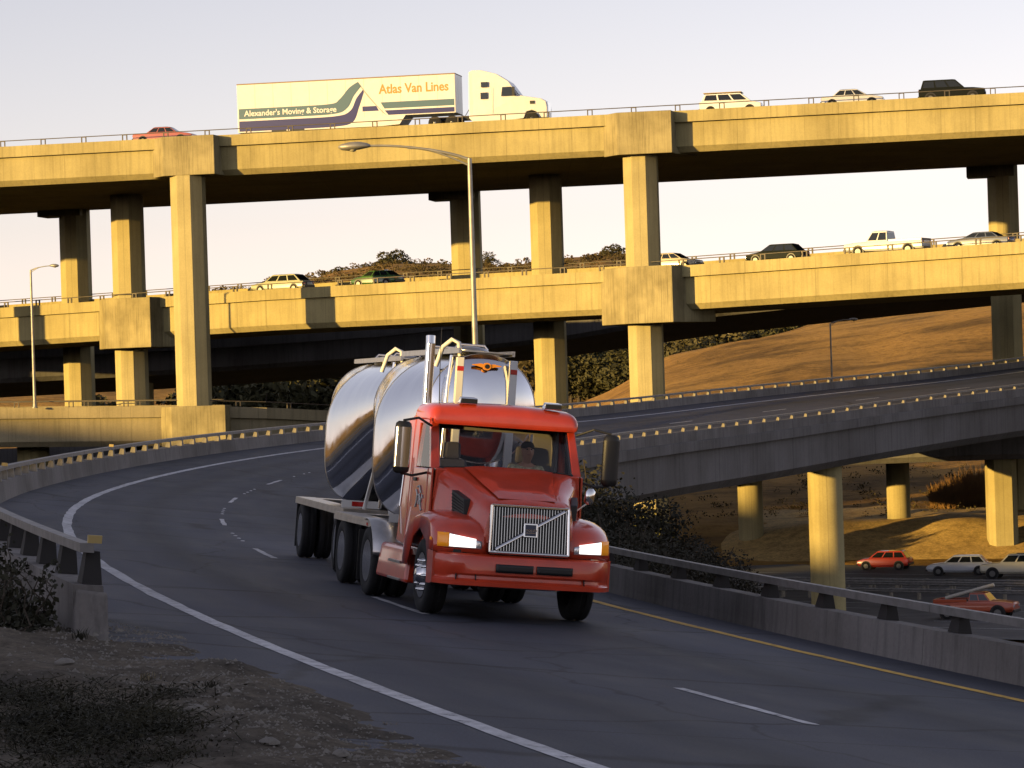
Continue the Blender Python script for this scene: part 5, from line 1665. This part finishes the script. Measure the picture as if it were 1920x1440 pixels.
MB().tube([(-1.9, .35, 1.15), (1.0, .25, 1.92)], .11, 12).build("cargo_tube", simple("tube_pale", (.45, .42, .36), .6), pk, smooth=60)

# far valley road with trucks
p1, p2 = W(1040, 712, 730), W(1190, 690, 745)
m = MB()
for k in range(9):
    t = k/8
    for dy in (-9, 9):
        q = p1.lerp(p2, t*1.6 - .3); m.v.append((q.x, q.y + dy*2.2, ground(q.x, q.y + dy*2.2) + .9))
for k in range(8): m.f.append((2*k, 2*k+2, 2*k+3, 2*k+1))
tag(m.build("valley_road", M['freeway']), "grey road far off in the valley", "road", kind="structure")
orbox = simple("box_orange", (.62, .24, .04), .6)
for px, py, L_, H_, mt, nm_, lb in ((1112, 697, 6.5, 3.0, orbox, "box_truck", "distant orange box truck, the left of two in the valley"), (1132, 690, 6.5, 3.0, orbox, "box_truck", "distant orange box truck, the right of two in the valley"), (1085, 706, 4.4, 1.5, white, "parked_car", "tiny white car far off in the valley road"), (1150, 686, 4.4, 1.4, white, "parked_car", "tiny white car farthest right in the valley road")):
    q = W(px, py, 728)
    q.z = ground(q.x, q.y) + .95
    r = empty(nm_, q, R_(12), label=lb, cat="truck" if H_ > 2 else "car")
    if H_ > 2:
        MB().box(-L_/2, L_*.22, -1.2, 1.2, .8, H_+.4).build("cargo_box", mt, r, bevel=.05)
        MB().hexa([(L_*.24,-1.1,.5),(L_*.5,-1.1,.5),(L_*.5,1.1,.5),(L_*.24,1.1,.5),(L_*.24,-1.0,2.4),(L_*.40,-1.0,2.4),(L_*.40,1.0,2.4),(L_*.24,1.0,2.4)]).build("cab", white, r)
        for x in (-L_*.3, L_*.35):
            for sy in (-1, 1): MB().lathe([(sy*.9, .5), (sy*1.2, .5), (sy*1.2, 0)], 14, 'y', (x, 0, .5)).build("wheel", M['rubber'], r)
    else:
        MB().box(-L_/2, L_/2, -.85, .85, .3, .85).build("body", mt, r, bevel=.1)
        MB().hexa([(-L_*.3,-.8,.85),(L_*.22,-.8,.85),(L_*.22,.8,.85),(-L_*.3,.8,.85),(-L_*.2,-.65,H_),(L_*.1,-.65,H_),(L_*.1,.65,H_),(-L_*.2,.65,H_)]).build("cabin", M['carglass'], r)
        for x in (-L_*.3, L_*.3):
            for sy in (-1, 1): MB().lathe([(sy*.7, .32), (sy*.88, .32), (sy*.88, 0)], 12, 'y', (x, 0, .32)).build("wheel", M['rubber'], r)

# ------------------------------------------------------------------ vegetation
def leaf_cloud(rr, n, size, blobs, flat=1.0, shell=.55):
    """many leaf-sized faces spread through a set of (centre, radii) blobs"""
    m = MB()
    tot = sum(b[1][0]*b[1][1] for b in blobs)
    for c, rd in blobs:
        k = int(n * rd[0]*rd[1] / tot)
        for _ in range(k):
            while True:
                d = Vector((rr.uniform(-1, 1), rr.uniform(-1, 1), rr.uniform(-1, 1)))
                if .05 < d.length < 1: break
            d = d.normalized() * (rr.uniform(shell, 1.0) ** .6) * rr.uniform(.82, 1.08)
            p = Vector(c) + Vector((d.x*rd[0], d.y*rd[1], d.z*rd[2]))
            s = size * rr.uniform(.6, 1.4)
            a = Vector((rr.gauss(0, 1), rr.gauss(0, 1), rr.gauss(0, 1))).normalized()
            b = a.cross(Vector((rr.gauss(0, 1), rr.gauss(0, 1), rr.gauss(0, 1)))).normalized()
            m.add([p - a*s*.5, p + b*s*.3, p + a*s*.5, p - b*s*.3], [(0, 1, 2, 3)])
    return m
def tree_mesh(seed, h, w, n, size, mat):
    rr = random.Random(seed)
    blobs = []
    nb = rr.randint(7, 10)
    for k in range(nb):
        t = k/(nb-1)
        z = h*lerp(.34, .88, t)
        sp_ = w*.5*(1.05 - .75*abs(t-.35))
        an = k*2.4 + rr.uniform(-.4, .4)
        r = w*rr.uniform(.24, .36)*(1.1-.35*t)
        blobs.append(((math.cos(an)*sp_*.65, math.sin(an)*sp_*.65, z), (r, r, r*.8)))
    cr = leaf_cloud(rr, n, size, blobs).mesh("crown", mat)
    tk = MB().tube([(0, 0, -.5), (w*.02, 0, h*.25), (-w*.02, w*.02, h*.6)], [h*.035, h*.026, h*.01], 8)
    for c, rd in blobs[::2]:
        tk.tube([(0, 0, h*.25), (c[0]*.5, c[1]*.5, c[2]*.75), c], [h*.014, h*.01, h*.004], 5)
    return tk.mesh("trunk", M['bark'], 60), cr
TMESH = [tree_mesh(s, 10, w, 2600, .62, M['leaf']) for s, w in ((3, 8.5), (5, 7.0), (9, 10.0))]
def tree(label, x, y, z, h, k, rz, wide=1.0):
    r = empty("tree", (x, y, z), rz, label=label, cat="tree", group="trees in the valley behind the overpasses")
    f = h/10
    for nm_, me in (("trunk", TMESH[k][0]), ("crown", TMESH[k][1])):
        o = link(nm_, me, r); o.scale = (f*wide, f*wide, f)
    return r
ORD = ["first", "second", "third", "fourth", "fifth", "sixth", "seventh", "eighth", "ninth", "tenth", "eleventh", "twelfth", "thirteenth", "fourteenth", "fifteenth", "sixteenth", "seventeenth", "eighteenth", "nineteenth", "twentieth"]
rt = random.Random(21)
for it_, px in enumerate(range(392, 660, 17)):
    lab = ORD[it_] + " tree from the left in the olive belt between the left column and the tank"
    Y = rt.uniform(318, 385); pp = W(px + rt.uniform(-8, 8), 700 + rt.uniform(-16, 14), Y)
    gz = ground(pp.x, Y) - .3
    tree(lab, pp.x, Y, gz, max(6, pp.z - gz), rt.randrange(3), rt.uniform(0, 6), rt.uniform(.8, 1.15))
for it_, (px, py, Y) in enumerate(sorted(((205, 735, 330), (222, 742, 320), (318, 745, 310), (1082, 640, 640), (1100, 628, 660), (1120, 632, 650), (1140, 625, 655), (1162, 630, 645), (1275, 618, 640), (1292, 625, 620), (1310, 612, 640), (1332, 608, 650), (1350, 604, 640), (1395, 598, 660), (1420, 592, 655), (1445, 590, 650), (1465, 588, 640), (1068, 660, 640), (1172, 648, 630)))):
    lab = ORD[it_] + " from the left of the scattered trees standing beyond the overpass columns"
    pp = W(px, py, Y)
    gz = ground(pp.x, Y) - .5
    tree(lab, pp.x, Y, gz, max(7, pp.z - gz), rt.randrange(3), rt.uniform(0, 6), rt.uniform(.9, 1.4))
# single trees on the skyline
for px, py, lb, h in ((736, 474, "dark round tree on the skyline ridge above the green car", 15), (905, 482, "low dark tree on the ridge just left of the middle column", 11), (1150, 464, "ragged tree on the ridge beside the right hand column", 13), (640, 505, "small tree on the ridge near the pale wagon", 9)):
    pp = W(px, py, 1480)
    t = tree(lb, pp.x, 1480, pp.z - h, h + 1.5, rt.randrange(3), rt.uniform(0, 6), 1.3)
# woodland covering the far slope: one mass
m = MB()
for _ in range(5200):
    Y = rt.uniform(660, 1520)
    px = rt.uniform(385, 1560)
    x = (px - 960)/FOC*Y
    if fbm(x/120, Y/120, 3) < -.28: continue
    if abs(Y - 737) < 40 and 1020 < px < 1200: continue
    z = ground(x, Y); h = rt.uniform(1.6, 5.0)*(.5 if Y > 1250 else 1); w = h*rt.uniform(.6, 1.1)
    for _ in range(28):
        d = Vector((rt.gauss(0, 1), rt.gauss(0, 1), rt.gauss(0, 1))).normalized()
        p = Vector((x + d.x*w, Y + d.y*w, z + h*.5 + d.z*h*.5)); s = h*.22
        a = Vector((rt.gauss(0, 1), rt.gauss(0, 1), rt.gauss(0, 1))).normalized(); b = a.cross(Vector((.3, .5, .8))).normalized()
        m.add([p-a*s, p+b*s, p+a*s, p-b*s], [(0, 1, 2, 3)])
tag(m.build("woodland", M['leaf_far']), "scrubby woodland covering the far brown hills", "woodland", kind="stuff")
# small pale house on the far slope
hp = W(1367, 612, 690)
hs = empty("house", (hp.x, 690, ground(hp.x, 690)), R_(20), label="tiny pale house on the wooded slope above the golden hill", cat="house")
hz = max(3, hp.z - ground(hp.x, 690))
MB().box(-2.6, 2.6, -2, 2, -1, hz).build("wall", simple("house_wall", (.66, .55, .32), .8), hs)
MB().add([(-2.8,-2.2,hz),(2.8,-2.2,hz),(2.8,2.2,hz),(-2.8,2.2,hz),(-2.8,0,hz+1.5),(2.8,0,hz+1.5)], [(0,1,5,4),(2,3,4,5),(0,4,3),(1,2,5),(0,3,2,1)]).build("roof", simple("house_roof", (.35, .26, .15), .8), hs)
MB().box(-.5, .4, -2.06, -2.0, hz-1.8, hz-.7).build("window", M['carglass'], hs)

# shrubs
def bush_mesh(seed, n, size, mat, tall=1.0):
    rr = random.Random(seed)
    bl = []
    for k in range(7):
        an = k*2.1 + rr.uniform(-.5, .5)
        bl.append(((math.cos(an)*.55*rr.uniform(.3, 1), math.sin(an)*.55*rr.uniform(.3, 1), rr.uniform(.35, .85)*tall), (.42, .42, .38*tall)))
    lf = leaf_cloud(rr, n, size, bl, shell=.2).mesh("foliage", mat)
    st = MB()
    for c, rd in bl: st.tube([(0, 0, -.2), (c[0]*.4, c[1]*.4, c[2]*.5), (c[0]*1.2, c[1]*1.2, c[2]*1.25 + .2)], [.03, .02, .006], 5)
    return lf, st.mesh("stems", M['bark'])
BM = [bush_mesh(s, 3200, .06, M['leaf_bush'], t) for s, t in ((1, 1.0), (2, 1.3), (3, .9))]
BG = bush_mesh(11, 1700, .10, M['leaf_gold'], 1.0)
def bush(label, x, y, z, s, hgt, k, group="dark bushes on the slope below the ramp", bm=None):
    r = empty("bush", (x, y, z), rt.uniform(0, 6), label=label, cat="bush", group=group)
    lf, st = bm or BM[k]
    for nm_, me in (("foliage", lf), ("stems", st)):
        o = link(nm_, me, r); o.scale = (s, s, hgt)
for it_, (px, py, Y, s) in enumerate(sorted(((1120, 900, 96, 2.6), (1150, 925, 92, 2.3), (1180, 905, 112, 2.8), (1165, 960, 84, 2.0), (1215, 975, 104, 2.5), (1262, 985, 112, 2.6), (1290, 1000, 100, 2.2), (1320, 1012, 112, 2.4), (1350, 1025, 118, 2.2), (1235, 1020, 86, 1.9), (1385, 1040, 122, 2.0), (1190, 1020, 78, 1.7), (1300, 1045, 92, 1.7), (1410, 1052, 126, 1.7), (1362, 1062, 100, 1.5), (1140, 985, 78, 1.8)))):
    pp = W(px, py, Y)
    gz = ground(pp.x, Y) - .3
    hh = max(1.2, min(2.6, (pp.z - gz)/1.3))
    bush(ORD[it_] + " dark bush from the truck along the shaded slope beyond the barrier", pp.x, Y, gz, s*.75 + hh*.3, hh, rt.randrange(3))
for px, py, Y, s, nmm in ((1222, 925, 224, 3.0, "sunlit pale bush seen under the ramp just right of the truck"),):
    pp = W(px, py, Y)
    gz = ground(pp.x, Y) - .2
    bush(nmm, pp.x, Y, gz, s, max(1.5, (pp.z - gz)/1.2), 0, None, BG)
# rusty dry brush on the freeway bank
m = MB()
for _ in range(2600):
    px = rt.uniform(1745, 1855); t_ = rt.random()
    Y = lerp(258, 276, t_); x = WX(px, Y, 930)
    z = ground(x, Y) - .1
    h = rt.uniform(.6, 2.2)*(.5 + .8*sstep(1745, 1830, px)); lean = rt.gauss(0, .35)
    w = .05
    m.add([(x-w, Y, z), (x+w, Y, z), (x + lean + w*.3, Y + rt.gauss(0, .2), z + h)], [(0, 1, 2)])
tag(m.build("dry_brush", M['straw']), "rusty dry brush on the bank beyond the freeway", "brush", kind="stuff")
# scrub over the shaded banks and the golden hill
m = MB()
for _ in range(900):
    Y = rt.uniform(250, 480); px = rt.uniform(1060, 1960)
    x = (px-960)/FOC*Y
    if Y > 300 and fbm(x/22+3, Y/22, 3) < .38: continue
    z = ground(x, Y); h = rt.uniform(.25, .75)
    for _ in range(20):
        d = Vector((rt.gauss(0, .6), rt.gauss(0, .6), abs(rt.gauss(0, .5))))
        p = Vector((x, Y, z)) + d*h; s = h*.2
        a = Vector((rt.gauss(0, 1), rt.gauss(0, 1), rt.gauss(0, 1))).normalized(); b = a.cross(Vector((.3, .5, .8))).normalized()
        m.add([p-a*s, p+b*s*.6, p+a*s, p-b*s*.6], [(0, 1, 2, 3)])
tag(m.build("scrub", M['leaf_far']), "low scrub dotted over the banks and golden hill", "scrub", kind="stuff")

# ------------------------------------------------------------------ near roadside: dirt, stones, weeds, vines
def dirt_z(s, o):
    x, y, h, z, cs = road_frame(s)
    base = z - cs*max(o, -3.0) - .012*min(0, o+3.0)*-1
    k = sstep(-.95, -2.3, o) if False else sstep(.35, 1.25, -o)
    dz = lerp(-.05, .035, k) + fbm(s*.9, o*.9, 4)*.13*k + fbm(s*4.1, o*4.1, 4)*.06*(.3 + .7*k)
    if s > 17 and o < -2.0: dz -= (s-17)*.05*sstep(2.0, 3.0, -o)
    dz += .10*sstep(6, 11, -o)*fbm(s*.35+4, o*.35, 2)*3
    return base + dz
m = MB()
ns, no = 210, 150
for i in range(ns+1):
    s = lerp(-9, 36, (i/ns)**1.0)
    for j in range(no+1):
        o = lerp(-.35, -15, (j/no)**1.25)
        if s > 16.7: o = min(o, -2.0 - .001*j)
        x, y, h, z, cs = road_frame(s)
        m.v.append((x + math.cos(h)*o, y - math.sin(h)*o, dirt_z(s, o)))
for i in range(ns):
    for j in range(no):
        a = i*(no+1)+j
        m.f.append((a, a+1, a+no+2, a+no+1))
tag(m.build("roadside_dirt", M['dirt'], smooth=180, fix=True), "dusty bare dirt beside the white edge line", "dirt", kind="structure")
def dpt(s, o, dz=0.0):
    x, y, h, z, cs = road_frame(s)
    return Vector((x + math.cos(h)*o, y - math.sin(h)*o, dirt_z(s, o) + dz))
def find_so(px, py):
    # ground point of the dirt seen at this pixel
    best = None
    for i in range(160):
        Y = 16 + i*.18
        p = W(px, py, Y)
        s, o = road_coords(p.x, p.y)
        if o > -.8: continue
        e = p.z - dirt_z(s, o)
        if e < 0: return s, o
        best = (s, o)
    return best or (8, -4)
def rock_mesh(seed, n=9):
    rr = random.Random(seed); m_ = MB(); rings = []
    for t, r in ((-.35, .55), (-.1, .95), (.2, 1.0), (.5, .75), (.7, .3)):
        rings.append([(math.cos(2*math.pi*k/n)*r*rr.uniform(.8, 1.15), math.sin(2*math.pi*k/n)*r*rr.uniform(.8, 1.15), t*rr.uniform(.85, 1.1)) for k in range(n)])
    return m_.loft(rings).mesh("stone", M['stone'], 50)
RK = [rock_mesh(s) for s in range(5)]
for px, py, sc_, lb in ((365, 1336, .085, "flat pale stone lying on the dirt left of the white line"), (425, 1312, .05, "small stone beside the scrap of weed on the dirt"), (122, 1248, .10, "dark flat clod on the dirt below the barrier end"), (505, 1400, .08, "dark stone near the bottom edge of the dirt"), (640, 1420, .07, "stone at the bottom of the dirt beside the pavement")):
    s, o = find_so(px, py)
    r = link("stone", RK[rt.randrange(5)], None, dpt(s, o, sc_*.15), rt.uniform(0, 6))
    r.scale = (sc_*1.15, sc_*.85, sc_*.75)
    tag(r, lb, "stone")
# gravel, one mass
m = MB()
for _ in range(11000):
    s = rt.uniform(-5, 20); o = -rt.choice((rt.uniform(1.0, 2.6), rt.uniform(1.0, 10)))
    p = dpt(s, o); r = rt.uniform(.005, .020) * (2.2 if rt.random() < .05 else 1)
    q = [p + Vector((rt.uniform(.6, 1.2)*r*math.cos(a_), rt.uniform(.6, 1.2)*r*math.sin(a_), 0)) for a_ in (0, 1.3, 2.6, 3.9, 5.2)]
    m.add(q + [p + Vector((rt.uniform(-.3, .3)*r, rt.uniform(-.3, .3)*r, r*.9))], [(0,1,5),(1,2,5),(2,3,5),(3,4,5),(4,0,5)])
tag(m.build("gravel", M['stone']), "loose gravel strewn on the dirt shoulder", "gravel", kind="stuff")
# dark weeds in the lower left corner, one mass
m = MB()
def clump(c, n, h, spread, w):
    for _ in range(n):
        an = rt.uniform(0, 6.28); l = h*rt.uniform(.4, 1.1)
        b = c + Vector((rt.gauss(0, spread), rt.gauss(0, spread), -.02))
        tip = b + Vector((math.cos(an)*l*.55, math.sin(an)*l*.55, l*.75))
        md_ = b.lerp(tip, .5) + Vector((0, 0, l*.15))
        sd_ = Vector((-math.sin(an), math.cos(an), 0))*w
        m.add([b-sd_, b+sd_, md_+sd_*.8, md_-sd_*.8, tip], [(0,1,2,3), (3,2,4)])
for _ in range(120):
    px, py = rt.uniform(-20, 330), rt.gauss(1375, 45)
    if py < 1285 + max(0, px-60)*.05: continue
    s, o = find_so(px, min(1470, py))
    clump(dpt(s, o), 14, rt.uniform(.05, .16), rt.uniform(.05, .2), .005)
    c0 = dpt(s, o); rs = rt.uniform(.10, .30)
    for _ in range(150):
        p = c0 + Vector((rt.gauss(0, rs), rt.gauss(0, rs), abs(rt.gauss(0, .035))))
        a = Vector((rt.gauss(0, 1), rt.gauss(0, 1), rt.gauss(0, .5))).normalized()*rt.uniform(.008, .03); b = a.cross(Vector((rt.gauss(0, .4), rt.gauss(0, .4), 1))).normalized()*rt.uniform(.004, .014)
        m.add([p-a, p+b, p+a, p-b], [(0, 1, 2, 3)])
    for _ in range(5):
        p = c0 + Vector((rt.gauss(0, rs), rt.gauss(0, rs), .02)); an = rt.uniform(0, 6.28); q = p + Vector((math.cos(an)*.2, math.sin(an)*.2, rt.uniform(0, .14)))
        m.tube([p, p.lerp(q, .5) + Vector((0, 0, .02)), q], [.004, .003, .002], 4)
tag(m.build("weeds", M['weed']), "dark low weeds matted in the lower left corner", "weeds", kind="stuff")
# small tufts
for px, py, h, lb in ((395, 1290, .12, "little grey green weed tuft on the bare dirt"), (730, 1338, .10, "dry weed tuft at the pavement edge beside the white line"), (278, 1272, .10, "small dry tuft near the middle of the dirt"), (150, 1196, .16, "dark tuft at the foot of the barrier end")):
    m = MB(); s, o = find_so(px, py); c = dpt(s, o)
    clump(Vector((0, 0, 0)), 60, h, .04, .004)
    t = m.build("weed_tuft", M['leaf_bush'] if 'dark' in lb or 'green' in lb else M['tuft'], None, loc=c)
    tag(t, lb, "weed")
# vines on the back of the barrier end
vn = empty("vine", dpt(18.5, -2.75), label="bare dark vine climbing the outer face of the barrier end", cat="vine")
L0 = Vector(vn.location)
stm = MB(); lfm = MB()
for k in range(34):
    s = rt.uniform(17.4, 26); p = dpt(s, -2.35 - rt.uniform(0, .5)) - L0
    pts = [p]
    for i in range(6):
        p = p + Vector((rt.gauss(0, .09), rt.gauss(-.03, .09), rt.uniform(.05, .19)))
        pts.append(p)
        for _ in range(5):
            c = p + Vector((rt.gauss(0, .05), rt.gauss(0, .05), rt.gauss(0, .05)))
            a_ = Vector((rt.gauss(0, 1), rt.gauss(0, 1), rt.gauss(0, 1))).normalized()*.035; b_ = a_.cross(Vector((rt.gauss(0, 1), rt.gauss(0, 1), 1))).normalized()*.025
            lfm.add([c-a_, c+b_, c+a_, c-b_], [(0, 1, 2, 3)])
    stm.tube(pts, [.012, .011, .010, .008, .007, .005, .003], 5)
for _ in range(1500):
    s = rt.uniform(17.3, 27); c = dpt(s, -2.3 - abs(rt.gauss(0, .45))) - L0 + Vector((0, 0, abs(rt.gauss(0, .17))))
    a_ = Vector((rt.gauss(0, 1), rt.gauss(0, 1), rt.gauss(0, 1))).normalized()*.05; b_ = a_.cross(Vector((rt.gauss(0, 1), rt.gauss(0, 1), 1))).normalized()*.03
    lfm.add([c-a_, c+b_, c+a_, c-b_], [(0, 1, 2, 3)])
tag(stm.build("stems", M['bark'], vn), kind="stuff"); tag(lfm.build("leaves", M['weed'], vn), kind="stuff")
